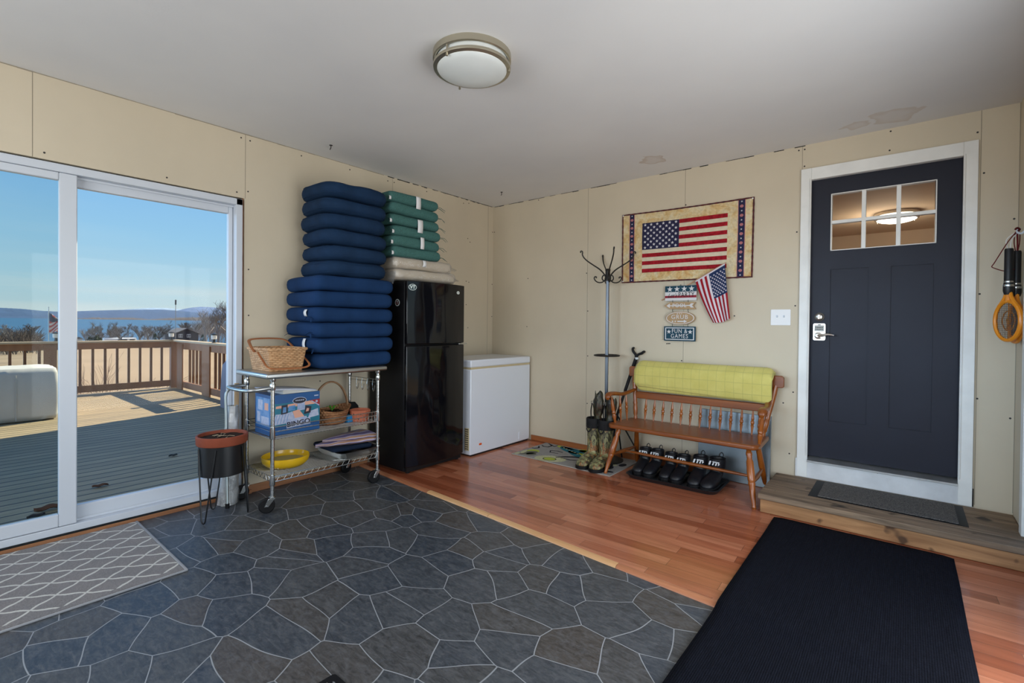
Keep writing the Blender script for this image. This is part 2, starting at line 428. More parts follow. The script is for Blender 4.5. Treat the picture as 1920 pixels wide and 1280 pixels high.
# sliding door to the deck
d2 = struct(thing('door_2', None, None, (0, -3.65, 0)))
fr = MB(); a, b_, z0, z1 = SY0+.012, SY1-.014, .021, 2.113
for (y0, y1, za, zb) in ((b_-.042, b_, z0, z1), (a, a+.042, z0, z1), (a, b_, z1-.045, z1), (a, b_, z0, z0+.04)):
    fr.box(-.105, .012, y0, y1, za, zb)
fr.box(-.04, -.034, a, b_, z0+.04, z0+.055); fr.box(-.04, -.034, a, b_, z1-.06, z1-.045)
fr.build('frame', m_white, d2, bevel=.004)
def sash(x0, x1, y0, y1, za, zb, sl, sr, st, sb, mg):
    s = MB(); s.box(x0, x1, y0, y0+sl, za, zb); s.box(x0, x1, y1-sr, y1, za, zb)
    s.box(x0, x1, y0+sl, y1-sr, zb-st, zb); s.box(x0, x1, y0+sl, y1-sr, za, za+sb)
    o = s.build('sash', m_white, d2, bevel=.005)
    xm = (x0+x1)/2
    MB().box(xm-.008, xm+.008, y0+sl-.004, y1-sr+.004, za+sb-.004, zb-st+.004).build('glass_pane', mg, o)
sash(-.085, -.045, -3.66, b_-.043, z0+.042, z1-.046, .065, .029, .059, .087, m_glass)
sash(-.032, .006, a+.043, -3.596, z0+.042, z1-.046, .075, .078, .044, .072, m_glass2)
# raw gap around the slider
g = MB(); g.box(-.11, -.03, SY1-.016, SY1, 0.03, SZ1, 0); g.box(-.11, -.03, SY0, SY1, SZ1-.012, SZ1, 0); g.box(-.06, -.012, SY1-.006, SY1, .1, SZ1, 1)
struct(g.build('trim_3', [m_gap, m_rawwood]))

# right-hand glass door, and an added front window for the fill lamp
d3 = struct(thing('door_3', None, None, (W, -2.95, 0)))
s = MB()
for y in (RY0, RY0+1.3, RY0+2.62, RY1-.06): s.box(W+.02, W+.09, y, y+.06, 0, RZ1)
s.box(W+.02, W+.09, RY0, RY1, RZ1-.07, RZ1); s.box(W+.02, W+.09, RY0, RY1, -.01, .09)
s.build('frame', m_white, d3, bevel=.004)
MB().box(W+.05, W+.058, RY0+.05, RY1-.05, .08, RZ1-.06).build('glass_pane', m_glass, d3)
tr4 = MB(); tr4.box(W-.02, W, RY1, RY1+.075, 0, RZ1+.075); tr4.box(W-.02, W, RY0-.075, RY0, 0, RZ1+.075); tr4.box(W-.02, W, RY0, RY1, RZ1, RZ1+.075)
struct(tr4.build('trim_4', m_trim, bevel=.003))
w1 = struct(thing('added_window', None, None, (2.1, YF, FZ0)))
s = MB()
for x in (FX0, (FX0+FX1)/2-.03, FX1-.06): s.box(x, x+.06, YF-.09, YF-.02, FZ0, FZ1)
s.box(FX0, FX1, YF-.09, YF-.02, FZ0, FZ0+.06); s.box(FX0, FX1, YF-.09, YF-.02, FZ1-.06, FZ1)
s.build('frame', m_white, w1, bevel=.004)
MB().box(FX0+.05, FX1-.05, YF-.06, YF-.054, FZ0+.05, FZ1-.05).build('glass_pane', m_glass, w1)

# entrance door on the back wall
m_door = M('charcoal_door_paint', (.024, .026, .037), .42, var=.06, vs=3, bmp=.05, bs=25, spec=.14)
d1 = struct(thing('door_1', None, None, (3.55, 0, .29)))
sl = MB(); ya, yb = .032, .075; X0, X1, Z0, Z1 = 3.128, 3.975, .285, 2.335
gx0, gx1, gz0, gz1 = 3.262, 3.842, 1.795, 2.209
p1, p2, p3, p4, pz0, pz1 = 3.266, 3.490, 3.612, 3.833, .556, 1.661
for q in ((X0, p1, Z0, Z1), (p4, X1, Z0, Z1), (p1, p4, Z0, pz0), (p1, p4, pz1, gz0), (p1, p4, gz1, Z1), (p2, p3, pz0, pz1)):
    sl.box(q[0], q[1], ya, yb, q[2], q[3])
sl.box(gx1, p4+.01, ya, yb, gz0, gz1) if gx1 < p4 else None
for q0, q1 in ((p1, p2), (p3, p4)):
    sl.box(q0-.002, q1+.002, ya+.009, yb-.005, pz0-.002, pz1+.002)
slab = sl.build('door_slab', m_door, d1)
ww = MB(); yw0, yw1 = ya-.006, yb
for q in ((gx0, gx0+.007, gz0, gz1), (gx1-.007, gx1, gz0, gz1), (gx0, gx1, gz0, gz0+.006), (gx0, gx1, gz1-.006, gz1)): ww.box(q[0], q[1], yw0, yw1, q[2], q[3])
for x in (3.456, 3.647): ww.box(x-.0125, x+.0125, yw0+.004, yw1, gz0, gz1)
ww.box(gx0, gx1, yw0+.005, yw1, 1.991, 2.014)
ww.build('glazing_bars', m_trim, d1, bevel=.002)
MB().box(gx0+.002, gx1-.002, .05, .056, gz0+.002, gz1-.002).build('glass_pane', m_glass, d1)
m_nickel = M('satin_nickel', (.62, .58, .52), .28, 1)
m_key = M('keypad_face', (.42, .42, .38), .45)
lk = MB(); lk.lathe([(0, 0), (.031, 0), (.031, .008), (.024, .014), (.022, .03), (.016, .034), (0, .034)], seg=20, mx=WB(3.203, ya, 1.315))
lk.box(-.006, .006, -.016, .016, .03, .046, 0, WB(3.203, ya, 1.315)); lk.build('deadbolt', m_nickel, d1, bevel=.002)
kp = MB(); kp.prism(rrect(.078, .125, .012), .028, 0, WB(3.205, ya, 1.205)); kp.prism(rrect(.060, .045, .005), .002, 1, WB(3.205, ya-.028, 1.232))
for i in range(5):
    for j in range(2): kp.prism(ell(.0042, .0042, 8), .002, 2, WB(3.185+i*.010, ya-.030, 1.238-j*.014))
kp.prism(rrect(.02, .006, .002), .002, 2, WB(3.205, ya-.028, 1.258))
kpo = kp.build('keypad_lock', [m_nickel, m_key, m_black], d1, bevel=.002)
lv = MB(); lv.lathe([(0, 0), (.026, 0), (.026, .006), (.012, .01), (.011, .045), (0, .045)], seg=16, mx=WB(3.2, ya-.028, 1.178))
lv.tube([(3.2, ya-.066, 1.178), (3.225, ya-.07, 1.181), (3.255, ya-.068, 1.188), (3.285, ya-.062, 1.186), (3.298, ya-.058, 1.182)], [.011, .010, .008, .007, .006], 10)
lv.build('door_handle', m_nickel, kpo)
# casing, jamb, sill
tm = MB()
tm.box(3.078, 3.145, -.022, 0, .13, 2.408); tm.box(3.962, 4.03, -.022, 0, .13, 2.408); tm.box(3.145, 3.962, -.022, 0, 2.322, 2.408)
tm.box(3.105, 3.14, -.004, .12, .29, 2.345); tm.box(3.966, 4.0, -.004, .12, .29, 2.345); tm.box(3.105, 4.0, -.004, .12, 2.325, 2.355)
tm.box(3.133, 3.140, -.028, .0, .29, 2.33); tm.box(3.966, 3.973, -.028, 0, .29, 2.33)
struct(tm.build('trim_5', m_trim, bevel=.003))
m_alu = M('worn_aluminium', (.45, .46, .46), .4, .8, var=.2, vs=8)
sg = MB(); vs = [(3.1455, -.040, .262), (3.1455, .12, .292), (3.1455, .12, .2), (3.1455, -.040, .25)]
sg.add(vs+[(3.9615, y, z) for _, y, z in vs], [(0, 1, 2, 3), (7, 6, 5, 4), (0, 4, 5, 1), (1, 5, 6, 2), (2, 6, 7, 3), (3, 7, 4, 0)])
sg.build('sill', m_alu, d1)
m_riser = M('scuffed_white_board', (.66, .67, .68), .5, var=.14, vs=6)
rb = MB(); rb.box(3.07, 4.03, -.02, 0, .128, .262, 0)
for x, z in ((3.086, .235), (3.56, .247), (3.99, .242), (3.086, .15)): rb.prism(ell(.005, .005, 8), .0012, 1, WB(x, -.02, z))
struct(rb.build('trim_6', [m_riser, m_screw], bevel=.002))
struct(MB().box(4.0305, 4.037, -.004, .0, .128, .24).build('trim_7', m_gap))
# lit hallway behind the door
m_hall = M('hall_paint_tan', (.62, .49, .36), .8, var=.05, vs=2)
hl = MB(); hy0, hy1, hx0, hx1, hz1 = .121, 3.6, 1.6, 5.2, 2.46
hl.box(hx0-.1, hx0, hy0, hy1, .2, hz1); hl.box(hx1, hx1+.1, hy0, hy1, .2, hz1); hl.box(hx0, hx1, hy1, hy1+.1, .2, hz1); hl.box(hx0, hx1, hy0, hy1, hz1, hz1+.1)
hl.box(hx0, hx1, hy0, hy0+.01, hz1-.0, 2.8)
struct(hl.build('wall_hall', m_hall)); struct(MB().box(hx0, hx1, hy0, hy1, .1, .27).build('floor_hall', m_boards))

# ---------------------------------------------------------------- light fittings
def flush_light(name, label, c, r, lit, grp=None):
    t = thing(name, label, 'ceiling light', c)
    m_ring = M('brushed_nickel_ring', (.50, .46, .36), .33, .9) if name == 'ceiling_light' else m_nickel
    b = MB(); b.lathe([(0, 0), (r, 0), (r, -.030), (r*.965, -.034), (r*.93, -.030), (r*.93, -.006), (0, -.006)], c, 48); b.build('mounting_ring', m_ring, t)
    b = MB(); b.lathe([(r*.90, -.056), (r*.985, -.056), (r*.995, -.062), (r*.985, -.070), (r*.885, -.074), (r*.875, -.068), (r*.90, -.056)], c, 48); b.build('trim_ring', m_ring, t)
    if lit:
        m, nt, bb = new_mat('lit_diffuser'); bb.inputs['Emission Color'].default_value = (1, .93, .82, 1); bb.inputs['Emission Strength'].default_value = lit; bb.inputs['Base Color'].default_value = (.9, .9, .85, 1)
    else: m = M('frosted_white_glass', (.74, .78, .77), .35, var=.03)
    b = MB(); b.lathe([(r*.9, -.008), (r*.9, -.070), (r*.875, -.078), (r*.75, -.089), (r*.5, -.101), (r*.25, -.107), (0, -.108)], c, 48); b.build('diffuser', m, t)
    for a in (35, 155, 275):
        b = MB(); x, y = c[0]+r*.955*math.cos(R(a)), c[1]+r*.955*math.sin(R(a))
        b.tube([(x, y, c[2]-.03), (x, y, c[2]-.082)], .0045, 10); b.lathe([(0, -.088), (.006, -.086), (.006, -.076), (0, -.074)], (x, y, c[2]), 10); b.build('post', m_ring, t)
    return t
flush_light('ceiling_light', 'round brushed nickel flush ceiling light with unlit white glass, nearest the viewer', (1.985, -2.395, H-.0002), .197, 0)
flush_light('hall_light', 'glowing round ceiling light seen through the panes of the charcoal door', (3.60, 2.35, hz1-.0002), .19, 3.2)
for nm, lab, p in (('ceiling_hook', 'small dark hook screwed into the ceiling above the navy cushion stack', (.29, -2.19)), ('ceiling_hook', 'small dark hook screwed into the ceiling near the room corner', (.485, -.42))):
    t = thing(nm, lab, 'hook', (p[0], p[1], H))
    b = MB(); b.lathe([(0, 0), (.012, 0), (.012, -.003), (.004, -.006), (0, -.006)], (p[0], p[1], H), 12); b.build('plate', m_screw, t)
    b = MB(); x, y = p; b.tube([(x, y, H-.004), (x, y, H-.018), (x+.004, y-.004, H-.026), (x+.002, y-.008, H-.034), (x-.004, y-.004, H-.034)], .0032, 8); b.build('shank', m_screw, t)
# ---------------------------------------------------------------- wire cart by the left wall
t = thing('wire_cart', 'chrome wire rolling cart with steel top between the sliding door and the black fridge', 'cart', (.3, -2.305, TF))
XB, XF, YL, YR = .10, .50, -2.71, -1.90
b = MB()
prof = []
for i in range(9): a = PI/2*i/8; prof.append((math.cos(a)*.0175, math.sin(a)*.0175))
b.box(.045, .535, -2.765, -1.835, .866, .9015); b.build('worktop', m_steel, t, bevel=.013, seg=4)
for x, y in ((XF, YL), (XF, YR), (XB, YL), (XB, YR)):
    b = MB(); pr = []
    z = .085
    while z < .866:
        pr += [(.0125, z), (.0125, z+.021), (.0112, z+.022), (.0112, z+.0245), (.0125, z+.0255)]; z += .0256
    pr = [p for p in pr if p[1] < .866]+[(.0125, .866)]
    b.lathe(pr, (x, y, 0), 12); b.lathe([(.0155, .79), (.0175, .793), (.0175, .83), (.0155, .833)], (x, y, 0), 12)
    b.lathe([(.015, .845), (.019, .852), (.019, .866)], (x, y, 0), 12)
    b.lathe([(.016, .165), (.0175, .17), (.016, .235)], (x, y, 0), 12); b.lathe([(.016, .47), (.0175, .475), (.016, .55)], (x, y, 0), 12)
    b.build('post', m_chrome, t)
def wshelf(z, rails, name, mesh_side):
    b = MB(); r = .0032
    x0, x1, y0, y1 = XB, XF, YL, YR
    for zz in rails: b.tube([(x0, y0, zz), (x1, y0, zz), (x1, y1, zz), (x0, y1, zz)], .0036, 8, closed=True)
    n = 26
    for i in range(n): x = x0+.012+(x1-x0-.024)*i/(n-1); b.tube([(x, y0, z), (x, y1, z)], .0018, 6)
    for j in range(3): y = y0+(y1-y0)*(j+.5)/3; b.tube([(x0, y, z-.005), (x1, y, z-.005)], .0032, 6)
    if mesh_side:
        lo = z; hi = rails[0]
        b.tube([(x0, y0, lo), (x1, y0, lo), (x1, y1, lo), (x0, y1, lo)], .003, 6, closed=True)
        # the upright wires of a basket end by the fridge
        for i in range(8):
            yy = y1-.19+i*.027; b.tube([(x1, yy, lo), (x1, yy, hi)], .0013, 5)
        for i in range(13):
            xx = x0+(x1-x0)*i/12; b.tube([(xx, y1, lo), (xx, y1, hi)], .0016, 5)
        for zz in (lo+.025, lo+.05): b.tube([(x0, y1, zz), (x1, y1, zz), (x1, y1-.2, zz)], .0013, 5)
        for i in range(32): yy = y0+.012+(y1-y0-.024)*i/31; b.tube([(x0, yy, z-.006), (x1, yy, z-.006)], .0012, 5)
    else:
        lo, hi = rails[1], rails[0]
        for (ax, ay, bx, by, k) in ((x1, y0, x1, y1, 17), (x0, y0, x0, y1, 17), (x0, y0, x1, y0, 8), (x0, y1, x1, y1, 8)):
            pts = [(ax+(bx-ax)*i/(2*k), ay+(by-ay)*i/(2*k), lo if i % 2 else hi) for i in range(2*k+1)]
            b.tube(pts, .0022, 6)
    return b.build(name, m_chrome, t)
wshelf(.467, (.545, .515), 'wire_shelf', True)
wshelf(.222, (.218, .186), 'wire_shelf', False)
def caster(x, y, ang, r=.05):
    b = MB(); b.lathe([(.0, .085), (.019, .085), (.021, .093), (.0, .098)], (x, y, 0), 16)
    d = Vector((math.cos(ang), math.sin(ang), 0)); s = Vector((-d.y, d.x, 0)); c = Vector((x, y, 0))+d*.032+Vector((0, 0, TF+r))
    for k in (-1, 1):
        q = s*(k*.017); top = Vector((x, y, .085))
        b.add([tuple(top+q-d*.018), tuple(top+q+d*.02), tuple(c+q+d*.014-Vector((0, 0, .006))), tuple(c+q-d*.012-Vector((0, 0, .006)))]+[tuple(p+s*(k*.0022)) for p in (top+q-d*.018, top+q+d*.02, c+q+d*.014-Vector((0, 0, .006)), c+q-d*.012-Vector((0, 0, .006)))], [(0, 1, 2, 3), (7, 6, 5, 4), (0, 4, 5, 1), (1, 5, 6, 2), (2, 6, 7, 3), (3, 7, 4, 0)])
    b.tube([c-s*.021, c+s*.021], .006, 8)
    o = b.build('caster', m_chrome, t, bevel=.001)
    w = MB(); mx = Matrix(((d.x, 0, s.x, c.x), (d.y, 0, s.y, c.y), (0, 1, 0, c.z), (0, 0, 0, 1)))
    w.lathe([(.012, -.014), (r*.86, -.0145), (r*.97, -.010), (r, 0), (r*.97, .010), (r*.86, .0145), (.012, .014)], seg=24, mx=mx); w.build('wheel', m_rubber, o)
caster(XF, YL, R(-118)); caster(XF, YR, R(-95)); caster(XB, YL, R(-100)); caster(XB, YR, R(-80))
b = MB(); b.tube([(XF, YL, .806), (XF, YL-.06, .803), (XF-.012, YL-.12, .798), (XF-.045, YL-.142, .795), (XB+.06, YL-.142, .79), (XB+.012, YL-.12, .79), (XB, YL-.06, .79), (XB, YL, .79)], .0115, 12); b.build('push_handle', m_steel, t)
b = MB()
for z in (.795, .772): b.tube([(XB, YR, z), (XF, YR, z)], .0028, 6)
hr = b.build('hook_rail', m_chrome, t)
for x in (.21, .285, .36, .435):
    h = MB(); h.tube([(x, YR, .795), (x+.003, YR-.008, .75), (x+.006, YR-.006, .715), (x+.018, YR-.01, .700), (x+.032, YR-.012, .708), (x+.045, YR-.014, .75)], .0024, 6); h.build('hook', m_chrome, hr)

# ---------------------------------------------------------------- splint basket on the cart
def weave(name, c1, c2, bw=.03, rh=.016):
    m, nt, bb = new_mat(name)
    tc = nt.nodes.new('ShaderNodeTexCoord'); sp = nt.nodes.new('ShaderNodeSeparateXYZ'); nt.links.new(tc.outputs['Object'], sp.inputs[0])
    u = math_n(nt, 'ADD', sp.outputs[0], sp.outputs[1]); cb = nt.nodes.new('ShaderNodeCombineXYZ'); nt.links.new(u, cb.inputs[0]); nt.links.new(sp.outputs[2], cb.inputs[1])
    br = nd(nt, 'ShaderNodeTexBrick'); br.inputs['Scale'].default_value = 1; br.inputs['Brick Width'].default_value = bw; br.inputs['Row Height'].default_value = rh; br.inputs['Mortar Size'].default_value = .0010; br.inputs['Mortar Smooth'].default_value = .9
    br.inputs['Color1'].default_value = c4(c1); br.inputs['Color2'].default_value = c4(c2); br.inputs['Mortar'].default_value = c4(mul(c1, .72))
    nt.links.new(cb.outputs[0], br.inputs['Vector'])
    n = noise_t(nt, tc.outputs['Object'], 25, 4); c = mix(nt, .6, br.outputs['Color'], ramp(nt, n, [(.3, (.6, .6, .6)), (.7, (1.2, 1.2, 1.2))]), 'MULTIPLY')
    nt.links.new(c, bb.inputs['Base Color']); bb.inputs['Roughness'].default_value = .6
    row = math_n(nt, 'FLOOR', math_n(nt, 'MULTIPLY', sp.outputs[2], 1/rh)); wv = math_n(nt, 'SINE', math_n(nt, 'MULTIPLY_ADD', u, 2*PI/bw, math_n(nt, 'MULTIPLY', row, PI)))
    rz_ = math_n(nt, 'SINE', math_n(nt, 'MULTIPLY', math_n(nt, 'FRACT', math_n(nt, 'MULTIPLY', sp.outputs[2], 1/rh)), PI))
    bump(nt, bb, math_n(nt, 'MULTIPLY_ADD', wv, .55, math_n(nt, 'MULTIPLY', rz_, .8)), .8, .005); return m
m_splint = weave('ash_splint_weave', (.55, .29, .13), (.68, .40, .20), .034, .0125); m_bent = wood('bent_wood_handle', (.30, .10, .035), (.42, .16, .06), 'y', 20, .4)
t = thing('splint_basket', 'woven splint basket with two swing handles on the left end of the steel cart top', 'basket', (.27, -2.575, .902))
def frustum(c, w0, d0, w1, d1, h, th=.005, rc=.015):
    b = MB(); o0 = rrect(w0, d0, rc, 3); o1 = rrect(w1, d1, rc, 3); n = len(o0); R_ = []
    lv = 5
    for i in range(lv+1): f = i/lv; R_.append([(a[0]*(1-f)+q[0]*f, a[1]*(1-f)+q[1]*f, h*f) for a, q in zip(o0, o1)])
    for i in range(lv+1): f = 1-i/lv; R_.append([((a[0]*(1-f)+q[0]*f)*(1-2*th/w1), (a[1]*(1-f)+q[1]*f)*(1-2*th/d1), max(th, h*f)) for a, q in zip(o0, o1)])
    vs = [(x+c[0], y+c[1], z+c[2]) for r_ in R_ for x, y, z in r_]; fs = []
    for i in range(len(R_)-1):
        for k in range(n): l = (k+1) % n; fs.append((i*n+k, i*n+l, (i+1)*n+l, (i+1)*n+k))
    fs.append(tuple(range(n-1, -1, -1))); fs.append(tuple((len(R_)-1)*n+k for k in range(n)))
    b.add(vs, fs); return b
frustum((.265, -2.575, .902), .29, .225, .345, .262, .158).build('basket_body', m_splint, t)
b = MB(); o1 = [(x+.265, y-2.575, 1.053) for x, y in rrect(.350, .267, .016, 4)]; b.tube(o1, .006, 6, closed=True, flat=1.6); b.build('rim', m_splint, t)
def bail(pts, w=.011):
    b = MB(); b.tube(pts, w, 8, flat=.32); b.build('swing_handle', m_bent, t)
y0, y1 = -2.717, -2.433
bail([(.24, y0, 1.03), (.17, y0, 1.075), (.105, y0+.02, 1.108), (.088, y0+.07, 1.116), (.085, -2.575, 1.118), (.088, y1-.07, 1.116), (.105, y1-.02, 1.108), (.17, y1, 1.075), (.24, y1, 1.03)])
bail([(.29, y0, 1.03), (.37, y0-.002, .98), (.438, y0+.005, .935), (.452, y0+.04, .925), (.455, -2.575, .922), (.452, y1-.03, .925), (.44, y1+.004, .94), (.37, y1+.003, .985), (.29, y1, 1.03)], .008)

# ---------------------------------------------------------------- cushions
m_navy = M('navy_outdoor_cloth', (.0095, .034, .100), .8, var=.18, vs=7, bmp=.12, bs=260, spec=.12)
m_navy2 = M('dark_navy_cloth', (.0105, .030, .072), .8, var=.18, vs=7, bmp=.12, bs=260, spec=.12)
m_teal = M('green_tweed_cloth', (.058, .152, .140), .85, var=.28, vs=150, bmp=.15, bs=300, spec=.15)
m_cream = M('cream_cloth', (.62, .52, .38), .8, var=.06, vs=8)
def mk_film():
    m = bpy.data.materials.new('clear_plastic_film'); m.use_nodes = True; nt = m.node_tree
    for n in list(nt.nodes): nt.nodes.remove(n)
    o = nt.nodes.new('ShaderNodeOutputMaterial'); tr_ = nt.nodes.new('ShaderNodeBsdfTransparent'); g = nt.nodes.new('ShaderNodeBsdfGlossy'); df = nt.nodes.new('ShaderNodeBsdfDiffuse')
    g.inputs['Roughness'].default_value = .12; df.inputs[0].default_value = (.7, .72, .74, 1)
    v = coords(nt); bp = nt.nodes.new('ShaderNodeBump'); bp.inputs['Strength'].default_value = .9; bp.inputs['Distance'].default_value = .01
    nt.links.new(noise_t(nt, v, 28, 4, .6, 1.5), bp.inputs['Height']); nt.links.new(bp.outputs[0], g.inputs['Normal'])
    m1 = nt.nodes.new('ShaderNodeMixShader'); m1.inputs[0].default_value = .24; m2 = nt.nodes.new('ShaderNodeMixShader'); m2.inputs[0].default_value = .14
    nt.links.new(tr_.outputs[0], m1.inputs[1]); nt.links.new(g.outputs[0], m1.inputs[2]); nt.links.new(m1.outputs[0], m2.inputs[1]); nt.links.new(df.outputs[0], m2.inputs[2]); nt.links.new(m2.outputs[0], o.inputs[0]); return m
m_film = mk_film()
ORD = ['topmost', 'second from the top', 'third from the top', 'fourth from the top', 'fifth from the top', 'sixth from the top', 'seventh from the top', 'eighth from the top', 'ninth from the top', 'tenth from the top', 'eleventh from the top', 'bottom cushion']
def seat_cushion(name, label, c, w, d, h, m, group, seed, rc, piping=True, tilt=(0, 0, 0), boxy=1.0, puff=.01, amp=.007, rr=.46):
    t = thing(name, label, 'cushion', c, group); t.rotation_euler = tilt
    b = MB(); cushion(b, w, d, h, rc, puff, h*rr, seed, amp, 8, boxy); b.build('cushion_cover', m, t, local=True, ang=80)
    if piping:
        for s in (-1, 1):
            p = MB(); pts = []
            for x, y in rrect(w-.022, d-.022, rc, 6):
                z_ = s*h*.30; q_ = noise.noise(Vector((x*6+seed*7.3, y*6, z_*9+seed))); pts.append((x+q_*amp*.8, y+noise.noise(Vector((y*7, x*7, seed*2.1)))*amp*.8, z_+q_*amp))
            p.tube(pts, .0042, 5, closed=True); p.build('piping', m, t, local=True)
    return t
def cloth_tie(t, p, q, m, w=.012):
    b = MB(); p, q = Vector(p), Vector(q); md = (p+q)/2+Vector((rnd.uniform(-.01, .01), rnd.uniform(-.01, .01), .012))
    b.tube([p, md, q], [w*.6, w*.5, w*.35], 6, flat=.35); b.build('tie', m, t, local=True)
def care_tag(t, x, y, z, face, w=.03, h=.045, bend=.01, m=None):
    b = MB()
    if face == '-y': fn = lambda u, v: (x+(u-.5)*w, y-bend*math.sin(v*PI), z+(v-.5)*h)
    else: fn = lambda u, v: (x+bend*math.sin(v*PI)+.001, y+(u-.5)*w, z+(v-.5)*h)
    b.grid(fn, 2, 5); o = b.build('care_tag', m or m_paper, t, local=True)
    sm = o.modifiers.new('thick', 'SOLIDIFY'); sm.thickness = .001
z = .904; hl_ = .1125
low = []
for i in range(6):
    k = 11-i; h = hl_
    jy = [-.02, .012, .0, .006, -.004, .008][i]; jx = [.0, .0, .004, -.004, .0, .0][i]
    lab = 'boxy navy cushion at the very bottom of the tall stack on the cart' if i == 0 else 'boxy navy cushion, %s of the tall stack on the cart' % ORD[k]
    w = .50; d = .655-(.04 if i == 0 else 0)
    t = seat_cushion('seat_cushion', lab, (.275+jx, -2.09+jy*.6+(.02 if i == 0 else 0), z+h/2), w, d, h*.975, m_navy, 'navy cushions stacked on the cart', i+1, .05, False, (R(rnd.uniform(-.4, .4)), R(rnd.uniform(-.5, .5)), R(rnd.uniform(-1, 1))), .8, .004, .006)
    if i in (1, 3):
        care_tag(t, .06 if i == 1 else .09, -d/2-.004, .01, '-y', .036, .075 if i == 1 else .05)
    if i in (1, 2, 3):
        cloth_tie(t, (.16, -d/2+.01, -.03), (.2, -d/2-.025, -.055), m_navy); cloth_tie(t, (.17, -d/2+.01, -.02), (.12, -d/2-.03, -.04), m_navy)
        if i == 2: cloth_tie(t, (-.17, -d/2+.02, -.045), (-.20, -d/2-.02, -.052), m_navy)
    z += h
hu = .1165
for i in range(6):
    k = 5-i
    jy = [.0, .012, .01, -.006, .004, .004][i]
    w, d = (.47, .555)
    t = seat_cushion('seat_cushion', 'rounded navy cushion, %s of the tall stack on the cart' % ORD[k], (.268, -2.06+jy, z+hu/2+.001), w, d, hu*.97, m_navy2, 'navy cushions stacked on the cart', i+11, .12, True, (R(rnd.uniform(-.5, .5)), R(rnd.uniform(-.6, .6)), R(rnd.uniform(-2, 2))), 1.0, .010, .008, .5)
    z += hu
zf = 1.595
ORD2 = ORD[:5]
for i, (w, d, h, cx, cy) in enumerate(((.44, .66, .088, .285, -1.405), (.42, .62, .092, .28, -1.42))):
    t = seat_cushion('wrapped_cushion', ['cream cushion in clear plastic lying directly on the black fridge', 'cream cushion in clear plastic, second one up on the fridge, under the green ones'][i], (cx, cy, zf+h/2+.004), w, d, h, m_cream, 'cream cushions on the fridge', 30+i, .04, False, (0, 0, R([.5, -1][i])), .9, .006, .008)
    b = MB(); cushion(b, w+.02, d+.03, h+.008, .04, .006, h*.4, 55+i, .012, 5, .8); b.build('plastic_wrap', m_film, t, local=True, ang=80)
    b = MB(); sd = i*5.1+2
    b.grid(lambda u, v: (-.17+.36*u, d/2+.005+v*.075, (.02-.03*v)*(1-v*.3)+.018*noise.noise(Vector((u*6+sd, v*5, sd)))*(1+v)), 14, 6); b.build('plastic_wrap', m_film, t, local=True, ang=80)
    if i == 0:
        b = MB(); b.grid(lambda u, v: (-.02+.24*u, -d/2-.01-.03*v*v, .02-v*.11+.02*noise.noise(Vector((u*7, v*4, 9)))), 12, 8); b.build('plastic_wrap', m_film, t, local=True, ang=80)
    else: care_tag(t, w/2+.012, -.02, .01, '+x', .035, .055)
    zf += h+.006
zf += .004; hg = .0895
for i in range(6):
    k = 5-i; jy = [.012, .0, .012, -.006, -.014, -.018][i]
    t = seat_cushion('tied_cushion', ('green tweed cushion at the bottom of the green pile, resting on the cream ones' if i == 0 else 'green tweed cushion, %s of the green pile above the fridge' % ORD[k]), (.25, -1.475+jy, zf+hg/2), .40, .535, hg*.985, m_teal, 'green cushions above the fridge', 70+i, .035, False, (R(rnd.uniform(-.5, .5)), R(rnd.uniform(-.8, .8)), R(rnd.uniform(-1, 1))), .9, .008, .006)
    for q in range(2):
        cloth_tie(t, (.17, .262, -.01+.01*q), (.19+.02*q, .315+rnd.uniform(0, .02), -.025-.02*rnd.random()), m_teal, .009)
    if i != 4: care_tag(t, .19, -.262, -.02, '+x', .02, .03, .004)
    if i == 5: care_tag(t, .204, .02, -.015, '+x', .05, .105, .004)
    if i == 3: care_tag(t, .206, .03, -.03, '+x', .055, .11, .004)
    if i == 1: care_tag(t, .206, .045, .005, '+x', .04, .10, .004)
    zf += hg

# ---------------------------------------------------------------- black fridge
def mk_gloss_black():
    m, nt, b = new_mat('glossy_black_enamel'); b.inputs['Base Color'].default_value = (.004, .004, .0055, 1); b.inputs['Roughness'].default_value = .07; b.inputs['Specular IOR Level'].default_value = .4
    v = coords(nt, (1, 1, .35)); bump(nt, b, noise_t(nt, v, 5.5, 1, .4), .55, .018); return m
m_gloss = mk_gloss_black(); m_fside = M('textured_black_enamel', (.007, .007, .0085), .42, bmp=.2, bs=220, spec=.2)
t = thing('fridge', 'tall glossy black fridge freezer standing right of the cart', 'fridge', (.3, -1.33, .0))
FY0, FY1 = -1.668, -1.012
b = MB(); b.box(.045, .525, FY0, FY1, .018, 1.585); b.build('cabinet', m_fside, t, bevel=.008)
def fdoor(name, z0, z1, par):
    b = MB(); pts = []; n = 28
    for i in range(n+1):
        f = i/n; pts.append((.556+.047*(1-(2*f-1)**2), FY0+(FY1-FY0)*f))
    poly = [(.530, FY0)]+pts+[(.530, FY1)]
    b.prism(poly, z1-z0, 0, Matrix.Translation((0, 0, z0))); return b.build(name, m_gloss, par, bevel=.006, seg=3, ang=50)
fd1 = fdoor('freezer_door', 1.068, 1.588, t); fd2 = fdoor('fridge_door', .055, 1.052, t)
for p, za, zb in ((fd1, 1.075, 1.58), (fd2, .065, 1.045)):
    b = MB(); b.box(.5255, .5305, FY0+.006, FY1-.006, za, zb); b.build('door_gasket', m_rubber, p)
b = MB(); b.box(.50, .60, FY1-.105, FY1-.004, 1.0545, 1.0655); b.build('hinge', m_chrome, t, bevel=.002)
b = MB(); b.box(.10, .545, FY0+.02, FY1-.02, .012, .05); b.build('kick_plate', m_black, t)
